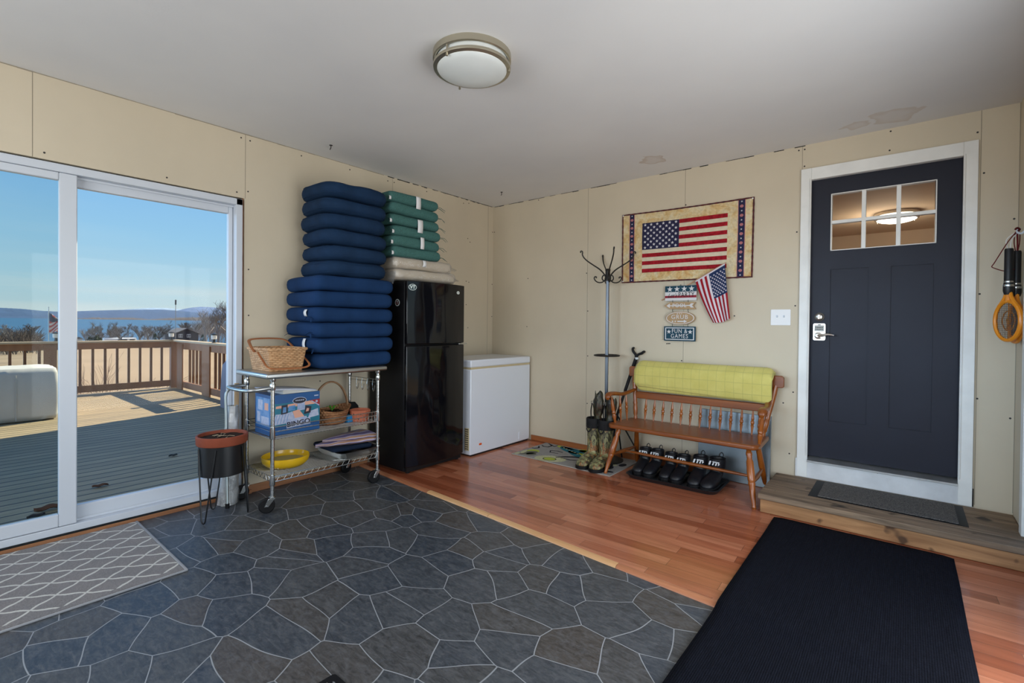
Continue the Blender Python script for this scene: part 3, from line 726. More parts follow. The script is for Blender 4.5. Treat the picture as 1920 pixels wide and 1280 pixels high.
for x, y in ((.52, FY0+.05), (.52, FY1-.05), (.1, FY0+.05), (.1, FY1-.05)):
    b = MB(); b.lathe([(0, .0002), (.018, .0002), (.018, .02), (0, .02)], (x, y, 0), 12); b.build('foot', m_rubber, t)
m_stk = M('sticker_white', (.70, .78, .76), .4); m_stkd = M('sticker_dark', (.02, .05, .06), .4)
b = MB(); mx = FX(.5700, -1.622, 1.535) @ Matrix.Rotation(R(-13.5), 4, 'Y')
b.prism(ell(.036, .026, 28), .0012, 0, mx); b.prism(ell(.0325, .0225, 28), .0006, 1, mx @ Matrix.Translation((0, 0, .0012))); b.text('VT', .038, .0008, 0, mx @ Matrix.Translation((0, 0, .0016)), thick=.0012)
b.build('oval_sticker', [m_stk, m_stkd], fd1)
b = MB(); mx = FX(.5830, -1.118, 1.518) @ Matrix.Rotation(R(11), 4, 'Y'); b.prism(ell(.022, .0135, 24), .0014, 0, mx)
for i in range(4): b.box(-.012+i*.0065, -.0075+i*.0065, -.003, .004, .0014, .0018, 1, mx)
b.build('badge', [m_stk, M('badge_grey', (.25, .27, .28), .4)], fd1)
b = MB(); mx = FNY(.432, FY0, 1.41); b.prism(ell(.030, .030, 24), .001, 0, mx); b.prism(ell(.022, .022, 24), .0006, 1, mx @ Matrix.Translation((0, 0, .001))); b.text('T', .03, .0006, 0, mx @ Matrix.Translation((0, 0, .0014)), thick=.001); b.build('round_sticker', [m_stk, M('sticker_maroon', (.10, .02, .02), .5)], t)

# ---------------------------------------------------------------- chest freezer
m_fz = M('white_enamel', (.73, .77, .84), .32, bmp=.04, bs=9); m_seal = M('yellowed_seal', (.56, .47, .29), .6)
t = thing('chest_freezer', 'white chest freezer standing in the room corner beside the black fridge', 'freezer', (.3, -.46, 0))
CY0, CY1 = -.937, -.03
b = MB(); b.box(.035, .575, CY0, CY1, .014, .815); b.build('cabinet', m_fz, t, bevel=.008)
b = MB(); b.box(.033, .578, CY0-.002, CY1+.002, .832, .902); b.build('lid', m_fz, t, bevel=.012, seg=3)
b = MB(); b.box(.04, .572, CY0+.004, CY1-.004, .814, .833); b.build('lid_seal', m_seal, t)
b = MB(); b.box(.07, .568, CY0+.02, CY1-.02, .0002, .016); b.build('base', m_black, t)
b = MB(); b.prism(rrect(.034, .018, .003), .004, 0, FX(.575, -.80, .098)); b.build('indicator_lamp', M('orange_lamp', (.75, .10, .01), .3), t)
b = MB(); b.prism(rrect(.034, .075, .006), .006, 0, FX(.575, -.20, .075)); b.build('drain_cover', m_fz, t, bevel=.002)
b = MB(); mx = FNY(.535, CY0, .16); b.box(-.025, .025, -.105, .105, 0, .006, 0, mx)
for i in range(10): b.box(-.02, .02, -.092+i*.02, -.085+i*.02, .006, .0075, 1, mx)
b.build('vent_grille', [m_seal, m_black], t)

# ---------------------------------------------------------------- things on the cart shelves
m_bx = M('box_blue_print', (.010, .085, .26), .4); m_bx2 = M('box_sky_print', (.03, .20, .46), .4, alt=(.20, .32, .56), vs=26); m_bw = M('box_pale_print', (.50, .53, .64), .45, alt=(.30, .36, .55), vs=45); m_bo = M('box_peach_print', (.70, .36, .26), .45)
m_bd = M('box_dark_print', (.015, .015, .03), .4); m_bt = M('box_teal_print', (.01, .16, .24), .4); m_br = M('box_red_print', (.32, .02, .025), .4)
t = thing('game_box', 'blue printed bingo game box on the left of the middle cart shelf', 'box', (.30, -2.514, .4705))
bx0, bx1, by0, by1, bz0, bz1 = .185, .42, -2.688, -2.34, .4705, .742
b = MB(); b.box(bx0, bx1, by0, by1, bz0, bz1, 0)
F = FX(bx1, (by0+by1)/2, (bz0+bz1)/2); wv, hv = (by1-by0), (bz1-bz0)
def fr_(u0, v0, u1, v1, mt, lv=1): b.box((u0-.5)*wv, (u1-.5)*wv, (v0-.5)*hv, (v1-.5)*hv, 0, .0004*lv, mt, F)
def fp(poly, mt, lv=1): b.prism([((u-.5)*wv, (v-.5)*hv) for u, v in poly], .0004*lv, mt, F)
fr_(0, .22, 1, .78, 5, 1); fp([(.1, .72), (1, .79), (1, .68), (.1, .66)], 3, 2)
fp([(.02, .25), (.36, .27), (.40, .5), (.10, .52)], 2, 3); fp([(.30, .27), (.52, .25), (.42, .55), (.26, .5)], 2, 4); fp([(.50, .27), (.72, .30), (.56, .58), (.43, .55)], 3, 5)
fp([(.75, .33), (.98, .36), (.96, .55), (.80, .5)], 2, 4); fp([(.20, .50), (.33, .52), (.33, .74), (.21, .73)], 4, 4); fp([(.23, .54), (.30, .55), (.30, .68), (.24, .68)], 1, 5)
fp([(.52, .55), (.68, .56), (.68, .74), (.53, .73)], 2, 4); fp([(.66, .44), (.80, .46), (.82, .62), (.70, .66)], 4, 5); fp([(.70, .5), (.76, .51), (.77, .58), (.72, .59)], 3, 6)
fp([(.34, .57), (.48, .58), (.48, .70), (.35, .69)], 1, 4)
for i in range(5): fp([(.53+i*.03, .57), (.538+i*.03, .57), (.538+i*.03, .73), (.53+i*.03, .73)], 1, 5)
for i in range(5): fp([(.06+i*.06, .28), (.07+i*.06, .28), (.13+i*.055, .5), (.12+i*.055, .5)], 1, 5)
fp([(.78, .78), (1, .80), (1, .60)], 6, 5); fp([(.80, .765), (.83, .77), (.99, .64), (.985, .615)], 2, 6)
b.prism([((u-.5)*wv, (v-.5)*hv) for u, v in [(.93+.025*math.cos(q*.5), .74+.03*math.sin(q*.5)) for q in range(13)]], .0026, 2, F)
E_ = F @ Matrix.Translation((.07*wv, .31*hv, 0)); b.prism(ell(.050, .024, 28), .0026, 2, E_); b.prism(ell(.046, .020, 28), .003, 4, E_)
for i in range(5): b.box(-.03+i*.013, -.021+i*.013, -.002, .006, .003, .0034, 2, E_)
fr_(.88, .88, .97, .91, 2, 2); G = F @ Matrix.Rotation(R(3), 4, 'Z') @ Matrix.Translation((.04*wv, -.26*hv, 0))
b.box(-.085, .085, -.024, .022, 0, .003, 2, G); b.box(-.06, .06, .022, .036, 0, .003, 2, G); b.text('BINGO', .046, .001, 4, G @ Matrix.Translation((0, -.001, .003)), sx=1.15, thick=.001)
for i in range(9): b.box(-.5*wv+.05+i*.028, -.5*wv+.069+i*.028, -.40*hv, -.385*hv, 0, .0008, 2, F)
S = FNY((bx0+bx1)/2, by0, (bz0+bz1)/2); sw = bx1-bx0
b.box(-.42*sw, .46*sw, -.28*hv, .42*hv, 0, .0006, 1, S)
for u0, v0, u1, v1, mt in ((-.3, .1, .0, .36, 2), (-.1, -.25, .4, -.05, 2), (-.36, -.2, -.16, .05, 2), (.12, .12, .36, .3, 3)): b.box(u0*sw, u1*sw, v0*hv, v1*hv, 0, .001, mt, S)
b.build('box_body', [m_bx, m_bx2, m_bw, m_bo, m_bd, m_bt, m_br], t)
t = thing('magazine', 'thin white and blue booklets lying tilted on top of the bingo box', 'magazine', (.3, -2.52, .743))
b = MB(); b.grid(lambda u, v: (.20+.21*v, -2.70+.34*u, .756+.028*(1-u)*1.0+.004*math.sin(u*3)), 8, 3); o = b.build('cover', M('booklet_cover', (.50, .55, .68), .35, alt=(.70, .72, .80), vs=9), t)
sm = o.modifiers.new('thick', 'SOLIDIFY'); sm.thickness = .008
b = MB(); b.add([(.22, -2.62, .7437), (.41, -2.60, .7437), (.41, -2.35, .7437), (.22, -2.35, .7437), (.22, -2.62, .775), (.41, -2.60, .772), (.41, -2.35, .748), (.22, -2.35, .748)], [(3, 2, 1, 0), (4, 5, 6, 7), (0, 1, 5, 4), (1, 2, 6, 5), (2, 3, 7, 6), (3, 0, 4, 7)]); b.build('pages', M('booklet_pages', (.62, .62, .58), .7), t)
# wicker basket
m_wick = weave('brown_wicker', (.30, .12, .045), (.44, .21, .09), .034, .018); m_cane = wood('cane_handle', (.20, .10, .045), (.36, .21, .11), 'z', 30, .5)
t = thing('wicker_basket', 'brown wicker basket with tall arched handle right of the bingo box', 'basket', (.30, -2.185, .4705))
b = MB(); cs = []
prof = [(.0, 0), (.72, 0), (.80, .01), (.88, .06), (1.0, .105), (1.05, .118), (1.0, .118), (.93, .10), (.83, .06), (.75, .012), (0, .012)]
nseg = 40; vs = []
for r_, z_ in prof:
    for k in range(nseg):
        a = 2*PI*k/nseg; lift = .018*math.cos(2*a)*(z_/.118)   # rim dips in the middle
        vs.append((.30+.125*r_*math.cos(a), -2.185+.148*r_*math.sin(a), .4705+z_-lift*1.0*(1 if z_ > .02 else 0)))
fs = []
for i in range(len(prof)-1):
    for k in range(nseg): l = (k+1) % nseg; fs.append((i*nseg+k, i*nseg+l, (i+1)*nseg+l, (i+1)*nseg+k))
b.add(vs, fs); b.build('basket_body', m_wick, t)
b = MB()
for dx in (-.006, .006): b.tube([(.30+dx, -2.185+.145*math.cos(R(a)), .56+.225*math.sin(R(a))) for a in range(0, 181, 9)], .0065, 8)
b.build('handle', m_cane, t)
b = MB(); b.grid(lambda u, v: (.22+.16*u, -2.29+.2*v, .555+.02*noise.noise(Vector((u*9, v*9, 3)))), 12, 12)
tag(b.build('cloth_bundle', M('dark_brown_cloth', (.05, .025, .012), .9), None, loc=(.3, -2.185, .54)), 'dark brown cloth lying inside the wicker basket', 'cloth')
t = thing('green_sprig', 'small bright green plastic sprig sticking out of the wicker basket', 'plant', (.33, -2.19, .56))
b = MB()
for i in range(6):
    a = i*1.05; b.grid(lambda u, v: (.33+.045*u*math.cos(a)-.012*(v-.5)*math.sin(a)*math.sin(PI*u), -2.19+.045*u*math.sin(a)+.012*(v-.5)*math.cos(a)*math.sin(PI*u), .57+.035*math.sin(u*2)), 5, 2)
o = b.build('leaves', M('bright_green_leaf', (.08, .32, .03), .5), t); o.modifiers.new('thick', 'SOLIDIFY').thickness = .002
b = MB(); b.tube([(.33, -2.19, .555), (.33, -2.19, .575)], .003, 6); b.build('stem', m_black, t)
b = MB(); b.prism(rrect(.05, .10, .004), .055, 0, Matrix.Translation((.36, -2.045, .4705)) @ Matrix.Rotation(R(8), 4, 'Z'))
o = b.build('blue_box', M('bright_blue_card', (.015, .22, .50), .45), None, loc=(.36, -2.045, .4705), bevel=.002); tag(o, 'small bright blue box between the wicker basket and the terracotta bowl', 'box')
b = MB(); cushion(b, .13, .17, .115, .05, .01, None, 91, .03, 5, 1); o = b.build('black_cloth', M('black_cloth', (.012, .013, .015), .85), None, local=True, ang=80); o.location = (.185, -1.975, .530); tag(o, 'crumpled black cloth at the back of the middle cart shelf', 'cloth')
m_terra = M('terracotta', (.52, .155, .085), .7, var=.14, vs=18)
t = thing('terracotta_bowl', 'small orange terracotta pot with holes at the right end of the middle cart shelf', 'pot', (.385, -1.985, .4705))
b = MB(); pc = (.385, -1.985, .4705)
b.lathe([(0, 0), (.060, 0), (.064, .01), (.070, .055), (.077, .057), (.079, .085), (.074, .088), (.070, .085), (.066, .06), (.058, .012), (0, .012)], pc, 32, 0)
for zz, k, r_ in ((.062, 9, .0785), (.022, 7, .0665)):
    for i in range(k):
        a = 2*PI*i/k+.2; u = Vector((math.cos(a), math.sin(a), 0)); c = Vector(pc)+u*(r_-.004)+Vector((0, 0, zz))
        b.tube([c, c+u*.0052], .0045, 8, 1)
b.build('pot', [m_terra, m_black], t)
# lower shelf
t = thing('yellow_bowl', 'wide shallow yellow enamel bowl on the bottom cart shelf', 'bowl', (.305, -2.53, .2245))
b = MB(); b.lathe([(0, 0), (.105, 0), (.125, .006), (.150, .030), (.158, .058), (.157, .072), (.151, .073), (.149, .060), (.140, .032), (.118, .012), (0, .010)], (.305, -2.53, .2245), 48, 0, sx=.98, sy=1.0)
b.build('bowl', M('yellow_enamel', (.72, .43, .012), .18), t)
b = MB(); b.lathe([(0, .0), (.135, .0), (.142, .006), (0, .006)], (.305, -2.53, .2245+.028), 40); b.build('contents', M('pale_card_disc', (.50, .42, .18), .6), t)
m_foil = M('crinkled_foil', (.60, .60, .58), .28, 1, bmp=.5, bs=30)
t = thing('foil_tray', 'crinkled aluminium roasting tray on the bottom cart shelf under the striped cloth', 'tray', (.33, -2.05, .2245))
b = MB(); o0 = rrect(.34, .27, .05, 5); o1 = rrect(.41, .335, .05, 5); n = len(o0)
vs = []
for f, extra in ((0, 0), (.3, 0), (.6, 0), (1, 0), (1.0, .016), (.94, .016)):
    for k in range(n):
        w_ = .004*math.cos(k*PI)*(1 if 0 < f < 1 else 0); x = o0[k][0]*(1-f)+o1[k][0]*f; y = o0[k][1]*(1-f)+o1[k][1]*f; L = math.hypot(x, y)
        vs.append((.325+x*(1+(w_+extra)/L), -2.06+y*(1+(w_+extra)/L), .2245+.052*min(f, 1)+(.004 if extra else 0)))
fs = [(i*n+k, i*n+(k+1) % n, (i+1)*n+(k+1) % n, (i+1)*n+k) for i in range(5) for k in range(n)]+[tuple(range(n))]
b.add(vs, fs); o = b.build('pan', m_foil, t); o.modifiers.new('thick', 'SOLIDIFY').thickness = .0015
b = MB(); cushion(b, .32, .34, .034, .03, .004, None, 95, .004, 5, .9); o = b.build('folded_cushion', M('dark_navy_pad', (.006, .014, .034), .85), None, local=True, ang=80); o.location = (.30, -2.08, .285); o.rotation_euler = (R(-3), 0, 0); tag(o, 'thin navy pad lying in the foil tray on the bottom cart shelf', 'cushion')
t = thing('striped_cloth', 'folded lilac and tan striped cloth on top of the navy pad, bottom cart shelf', 'cloth', (.33, -2.06, .32))
mats = [M('cloth_lilac', (.44, .40, .52), .85), M('cloth_tan', (.42, .25, .17), .85), M('cloth_purple', (.16, .13, .26), .85)]
def fold(layer, z0, y0, y1, hh):
    b = MB()
    def fn(u, v):
        f = u; wd = .12*(f**.6); y = y0+(y1-y0)*u; a = 2*PI*v
        return (.335+wd*math.cos(a)*1.25, y, z0+hh*(.35+.65*math.sin(PI*min(1, u*1.0+.06)*.62))*math.sin(a)*.5+.006*noise.noise(Vector((u*7, v*6, layer))))
    b.grid(fn, 22, 28, 0, lambda u, v: (0, 1, 0, 2, 0, 1, 0, 0, 1, 2)[int(v*20) % 10]); b.build('cloth_fold', mats, t, ang=80)
fold(0, .322, -2.325, -1.87, .050); fold(1, .350, -2.27, -1.88, .045)

# ---------------------------------------------------------------- planter on hairpin stand
t = thing('plant_stand', 'black pot holder on three hairpin legs in front of the sliding door', 'plant stand', (.314, -2.943, TF))
PC = (.314, -2.943, 0)
b = MB(); b.lathe([(0, .268), (.126, .268), (.131, .272), (.1315, .455), (.127, .455), (.125, .276), (0, .274)], PC, 40); b.build('pot_holder', M('matt_black_metal', (.007, .0075, .009), .34), t)
for a in (-61, 61, 180):
    b = MB(); u = Vector((math.cos(R(a)), math.sin(R(a)), 0)); s = Vector((-u.y, u.x, 0)); c = Vector(PC); r = .0045
    ft = c+u*.148+Vector((0, 0, TF+r+.001)); tp = c+u*.1345+Vector((0, 0, .442))
    pts = [tp+s*.062-u*.013, ft+s*.014+Vector((0, 0, .02)), ft+s*.009+Vector((0, 0, .006)), ft, ft-s*.009+Vector((0, 0, .006)), ft-s*.014+Vector((0, 0, .02)), tp-s*.062-u*.013]
    b.tube(pts, r, 8, sm=0); b.build('leg', m_black, t)
t = thing('flower_pot', 'round terracotta pot with dry soil sitting in the black hairpin stand', 'pot', (.314, -2.943, .2745))
b = MB(); b.lathe([(0, 0), (.085, 0), (.118, .17), (.119, .184), (.140, .184), (.144, .190), (.146, .238), (.141, .242), (.134, .241), (.130, .190), (.10, .06), (0, .05)], (.314, -2.943, .2745), 48); b.build('pot', M('terracotta_rim', (.25, .062, .032), .55, var=.12, vs=14), t)
b = MB(); b.grid(lambda u, v: (.314+.128*v*math.cos(2*PI*u), -2.943+.128*v*math.sin(2*PI*u), .2745+.222+.008*noise.noise(Vector((math.cos(2*PI*u)*v*5, math.sin(2*PI*u)*v*5, 2)))), 36, 10); so = b.build('soil', M('dry_soil', (.035, .020, .012), .95, var=.5, vs=40, bmp=.8, bs=60), t)
for i in range(7):
    b2 = MB(); a = rnd.uniform(0, 6.28); r_ = rnd.uniform(.01, .09); x, y = .314+r_*math.cos(a), -2.943+r_*math.sin(a); a2 = rnd.uniform(0, 6.28)
    b2.tube([(x, y, .502), (x+.025*math.cos(a2), y+.025*math.sin(a2), .51), (x+.05*math.cos(a2+.4), y+.05*math.sin(a2+.4), .505)], .0016, 5); b2.build('twig', M('dry_twig', (.42, .33, .22), .8) if i == 0 else bpy.data.materials['dry_twig'], t)

# ---------------------------------------------------------------- things leaning beside the slider
t = thing('wrapped_roll', 'roll wrapped in crinkled clear plastic standing beside the sliding door frame', 'roll', (.115, -2.835, TF))
b = MB(); m_roll = M('speckled_wrapping_paper', (.50, .51, .52), .5, alt=(.30, .31, .30), vs=26)
def roll(u, v):
    a = 2*PI*u; z = TF+.002+v*.66; r = .058*(1-.45*v)+.010*noise.noise(Vector((math.cos(a)*2, math.sin(a)*2, v*9)))
    return (.115-.055*v+r*math.cos(a), -2.835+.05*v+r*math.sin(a), z)
b.grid(roll, 24, 30); b.build('roll', m_roll, t, ang=80)
b = MB(); b.grid(lambda u, v: tuple(Vector(roll(u, v))+Vector((math.cos(2*PI*u), math.sin(2*PI*u), 0))*(.007+.007*noise.noise(Vector((u*9, v*12, 5))))), 24, 30); b.build('plastic_wrap', m_film, t, ang=80)
b = MB(); b.bar((.075, -2.772, TF+.004), (.022, -2.748, .80), .030, .012, 0, (1, 0, 0)); o = b.build('garden_stake', wood('pale_slat', (.42, .28, .15), (.60, .44, .27), 'z', 20, .6), None, loc=(.07, -2.77, TF), bevel=.002); tag(o, 'pale wooden stake leaning upright between the sliding door and the cart', 'stake')
t = thing('tubular_frame', 'grey steel tube frame leaning against the sliding door behind the planter', 'frame', (.08, -2.85, TF))
b = MB(); b.tube([(.20, -2.87, TF+.009), (.085, -2.838, .60), (.065, -2.83, .74), (.072, -2.815, .765), (.10, -2.80, .772), (.125, -2.795, .765)], .0095, 10); b.build('tube', M('grey_steel_tube', (.34, .38, .38), .3, .8), t)
b = MB(); b.lathe([(0, TF), (.013, TF), (.013, TF+.03), (0, TF+.03)], (.20, -2.87, 0), 12); b.build('foot_cap', m_rubber, t)

# ---------------------------------------------------------------- trellis rug by the slider
def mk_trellis():
    m, nt, b = new_mat('trellis_rug_pile')
    tc = nt.nodes.new('ShaderNodeTexCoord'); sp = nt.nodes.new('ShaderNodeSeparateXYZ'); nt.links.new(tc.outputs['Object'], sp.inputs[0])
    nz = noise_t(nt, tc.outputs['Object'], 40, 2)
    u = math_n(nt, 'MULTIPLY', sp.outputs[1], 1/.181); v = math_n(nt, 'MULTIPLY_ADD', sp.outputs[0], 1/.153, math_n(nt, 'MULTIPLY_ADD', nz, .06, -.03))
    wb_ = math_n(nt, 'MULTIPLY', math_n(nt, 'SINE', math_n(nt, 'MULTIPLY', u, 4*PI)), .032)
    def line(sgn):
        a = math_n(nt, 'ADD', v, math_n(nt, 'MULTIPLY', math_n(nt, 'ADD', u, wb_), sgn))
        fr_ = math_n(nt, 'FRACT', math_n(nt, 'ADD', a, 500.5)); d = math_n(nt, 'ABSOLUTE', math_n(nt, 'SUBTRACT', fr_, .5))
        return math_n(nt, 'LESS_THAN', d, .050)
    ln = math_n(nt, 'MAXIMUM', line(1), line(-1))
    inside = math_n(nt, 'MULTIPLY', math_n(nt, 'LESS_THAN', sp.outputs[1], -.004), math_n(nt, 'MULTIPLY', math_n(nt, 'GREATER_THAN', sp.outputs[0], -.03), math_n(nt, 'LESS_THAN', sp.outputs[0], .83)))
    ln = math_n(nt, 'MULTIPLY', ln, inside)
    n2 = noise_t(nt, tc.outputs['Object'], 220, 3); n3 = noise_t(nt, tc.outputs['Object'], 5, 3)
    base = ramp(nt, n2, [(.3, (.105, .095, .094)), (.7, (.21, .192, .188))]); base = mix(nt, .5, base, ramp(nt, n3, [(.3, (.75, .8, .85)), (.7, (1.15, 1.1, 1.08))]), 'MULTIPLY')
    col = mix(nt, ln, base, (.52, .51, .47)); nt.links.new(col, b.inputs['Base Color']); b.inputs['Roughness'].default_value = .95; b.inputs['Sheen Weight'].default_value = .2
    bump(nt, b, math_n(nt, 'ADD', n2, ln), .5, .004); return m
t = thing('trellis_rug', 'grey brown rug with white trellis lines on the floor by the sliding door', 'rug', (.074, -3.327, TF))
b = MB(); b.box(.038, .938, -4.78, -3.332, TF+.0002, TF+.011); b.build('pile', mk_trellis(), t, bevel=.004)
b = MB(); b.box(.037, .940, -3.333, -3.319, TF+.0002, TF+.0125); b.box(.937, .945, -4.78, -3.319, TF+.0002, TF+.0115); b.build('binding', M('grey_rug_binding', (.30, .31, .33), .8, bmp=.5, bs=300), t, bevel=.004)
# ---------------------------------------------------------------- deacon bench
t = thing('spindle_bench', 'varnished maple spindle back bench against the wall left of the wooden step', 'bench', (2.33, -.3, 0))
b = MB(); poly = [(1.745, -.40), (1.752, -.47), (1.785, -.502), (2.885, -.502), (2.915, -.47), (2.92, -.40), (2.905, -.09), (1.785, -.09)]
b.prism(poly, .036, 0, Matrix.Translation((0, 0, .374))); b.build('seat', m_maple, t, bevel=.011, seg=4)
LEG = [(.013, 0), (.019, .02), (.016, .05), (.021, .09), (.022, .12), (.018, .15), (.019, .17), (.017, .19), (.024, .24), (.026, .42), (.025, .55), (.021, .575), (.024, .59), (.024, .62), (.020, .64), (.018, .80), (.013, .95), (.014, .985), (.012, 1)]
LEGB = [(.013, 0), (.018, .1), (.022, .4), (.023, .55), (.018, .8), (.013, .98), (.012, 1)]
feet = {}
for nm, a, q, pr in (('FL', (1.838, -.435, .378), (1.774, -.556, .006), LEG), ('FR', (2.842, -.435, .378), (2.917, -.585, .006), LEG), ('BL', (1.862, -.155, .378), (1.82, -.05, .006), LEGB), ('BR', (2.835, -.155, .378), (2.876, -.04, .006), LEGB)):
    b = MB(); b.rod(a, q, pr, 14); b.lathe([(0, .0004), (.012, .0004), (.013, .008), (0, .01)], (q[0], q[1], 0), 12); b.build('leg', m_maple_z, t); feet[nm] = (Vector(a), Vector(q))
def on(nm, z): a, q = feet[nm]; f = (a.z-z)/(a.z-q.z); return a.lerp(q, f)
STR = [(.008, 0), (.011, .1), (.014, .42), (.016, .455), (.012, .475), (.016, .5), (.012, .525), (.016, .545), (.014, .58), (.011, .9), (.008, 1)]
sl_, sr_ = (on('FL', .155), on('BL', .155)), (on('FR', .15), on('BR', .15))
for p, q in (sl_, sr_): b = MB(); b.rod(p, q, [(.008, 0), (.014, .3), (.018, .5), (.014, .7), (.008, 1)], 12); b.build('stretcher', m_maple, t)
b = MB(); b.rod(sl_[0].lerp(sl_[1], .5), sr_[0].lerp(sr_[1], .42), STR, 12); b.build('stretcher', m_maple, t)
for p, q in (((1.838, -.125, .405), (1.805, -.083, .80)), ((2.868, -.125, .405), (2.945, -.083, .80))):
    b = MB(); b.rod(p, q, [(.014, 0), (.017, .05), (.014, .08), (.019, .12), (.021, .25), (.018, .33), (.021, .36), (.017, .40), (.020, .6), (.022, .85), (.018, 1)], 14); b.build('back_post', m_maple_z, t)
b = MB(); cp = [(1.757, .79), (1.765, .782), (2.99, .782), (3.0, .792), (3.0, .86), (2.985, .872), (1.772, .872), (1.757, .86)]
b.prism(cp, .032, 0, WB(0, -.068, 0)); b.build('crest_rail', m_maple, t, bevel=.009, seg=3)
b = MB(); b.box(1.828, 2.905, -.118, -.096, .592, .652); b.build('back_rail', m_maple, t, bevel=.006, seg=3)
SP = [(.006, 0), (.007, .12), (.010, .3), (.013, .38), (.008, .41), (.013, .45), (.014, .5), (.013, .55), (.008, .59), (.012, .63), (.010, .72), (.007, .9), (.005, 1)]
for i in range(12):
    x = 1.929+i*.0786; b = MB(); b.rod((x, -.135, .408), (x+.002, -.108, .596), SP, 10); b.build('spindle', m_maple_z, t)
def arm(s, xb, xf):
    # arm board sweeping from the back post to a rolled tip
    pts = [(xb, -.10, .667), (xb, -.15, .664), ((xb*.7+xf*.3), -.21, .648), ((xb+xf)/2, -.30, .642), ((xb*.2+xf*.8), -.40, .655), (xf, -.465, .652), (xf, -.492, .632), (xf, -.488, .612)]
    b = MB(); b.tube(pts, [.017, .020, .023, .025, .028, .029, .025, .016], 14, flat=.62); b.build('arm', m_maple, t)
    b = MB(); b.rod((xf+s*.030, -.405, .408), (xf+s*.004, -.43, .632), [(.011, 0), (.012, .1), (.018, .25), (.014, .33), (.019, .38), (.014, .43), (.017, .5), (.014, .7), (.010, .9), (.010, 1)], 12); b.build('arm_post', m_maple_z, t)
    for f in (.3, .62):
        y = -.43+.31*f; x0 = xf+s*(.03+.03*f); zt = .636
        b = MB(); b.rod((x0+s*.01, y, .408), (x0+s*.0, y-.005, zt), SP, 10); b.build('spindle', m_maple_z, t)
arm(1, 1.822, 1.752); arm(-1, 2.905, 2.935)

# quilt over the back
def mk_quilt():
    m, nt, b = new_mat('chartreuse_quilt'); v = coords(nt); sp = nt.nodes.new('ShaderNodeSeparateXYZ'); nt.links.new(v, sp.inputs[0])
    def st(o, per, ph):
        d = math_n(nt, 'ABSOLUTE', math_n(nt, 'SUBTRACT', math_n(nt, 'FRACT', math_n(nt, 'MULTIPLY_ADD', o, 1/per, ph)), .5)); return math_n(nt, 'LESS_THAN', d, .012/per*.10)
    n = noise_t(nt, v, 8, 4); nv = noise_t(nt, coords(nt, (1, 1, .25)), 60, 4, .6)
    wx = math_n(nt, 'MULTIPLY_ADD', n, .012, sp.outputs[0]); wz = math_n(nt, 'MULTIPLY_ADD', n, .012, sp.outputs[2])
    ln = math_n(nt, 'MAXIMUM', st(wx, .066, .2), st(wz, .082, .35))
    c = ramp(nt, n, [(.3, (.55, .475, .115)), (.7, (.64, .56, .16))]); c = mix(nt, ln, c, (.42, .39, .11)); nt.links.new(c, b.inputs['Base Color']); b.inputs['Roughness'].default_value = .85; b.inputs['Sheen Weight'].default_value = .15
    bump(nt, b, math_n(nt, 'SUBTRACT', math_n(nt, 'MULTIPLY', nv, .8), math_n(nt, 'MULTIPLY', ln, 1.0)), .6, .006); return m
m_quilt = mk_quilt()
t = thing('folded_quilt', 'folded yellow green quilt draped over the back of the maple bench', 'quilt', (2.39, -.085, .88))
def drape(x0, x1, zf, zb, out, seedv):
    def fn(u, v):
        x = x0+(x1-x0)*u; e = min(u, 1-u)*(x1-x0); rd = .055
        cut = (rd-math.sqrt(max(0, rd*rd-(rd-min(e, rd))**2))) if e < rd else 0
        zbot = zf(u)+cut*.8
        path = [(-.128-out, zbot), (-.136-out, .72), (-.138-out, .80), (-.130-out, .868), (-.105, .897+out*.7), (-.085, .904+out*.7), (-.062, .898+out*.7), (-.040+out*.3, .868), (-.034+out*.3, .80), (-.030+out*.3, zb)]
        # keep order when the hem is above .72
        path = [(y, max(z, zbot) if i < 4 else z) for i, (y, z) in enumerate(path)]
        f = v*(len(path)-1); i = min(int(f), len(path)-2); f -= i
        y = path[i][0]*(1-f)+path[i+1][0]*f; z = path[i][1]*(1-f)+path[i+1][1]*f
        k = noise.noise(Vector((x*5, v*4, seedv)))
        return (x, y+.005*k, z-cut*.55*(1 if v > .3 else .2)+.004*k)
    return fn
b = MB(); b.grid(drape(1.850, 2.925, lambda u: .668+.0*u, .72, .004, 3), 44, 27); o = b.build('under_layer', m_quilt, t, ang=80); sm = o.modifiers.new('thick', 'SOLIDIFY'); sm.thickness = .014; sm.offset = 0
b = MB(); b.grid(drape(1.838, 2.932, lambda u: .712-.048*u, .74, .021, 5), 44, 27); o = b.build('top_layer', m_quilt, t, ang=80); sm = o.modifiers.new('thick', 'SOLIDIFY'); sm.thickness = .022; sm.offset = 0

# sheet panel behind the bench
b = MB(); b.add([(2.365, -.062, .002), (2.908, -.062, .002), (2.908, -.050, .002), (2.365, -.050, .002), (2.362, -.017, .548), (2.905, -.017, .548), (2.905, -.005, .548), (2.362, -.005, .548)], [(3, 2, 1, 0), (4, 5, 6, 7), (0, 1, 5, 4), (1, 2, 6, 5), (2, 3, 7, 6), (3, 0, 4, 7)])
o = b.build('metal_panel', M('dull_grey_sheet_metal', (.17, .20, .22), .30, .5, var=.12, vs=5), None, loc=(2.63, -.05, 0), bevel=.002); tag(o, 'grey sheet metal panel leaning on the wall behind the bench', 'panel')

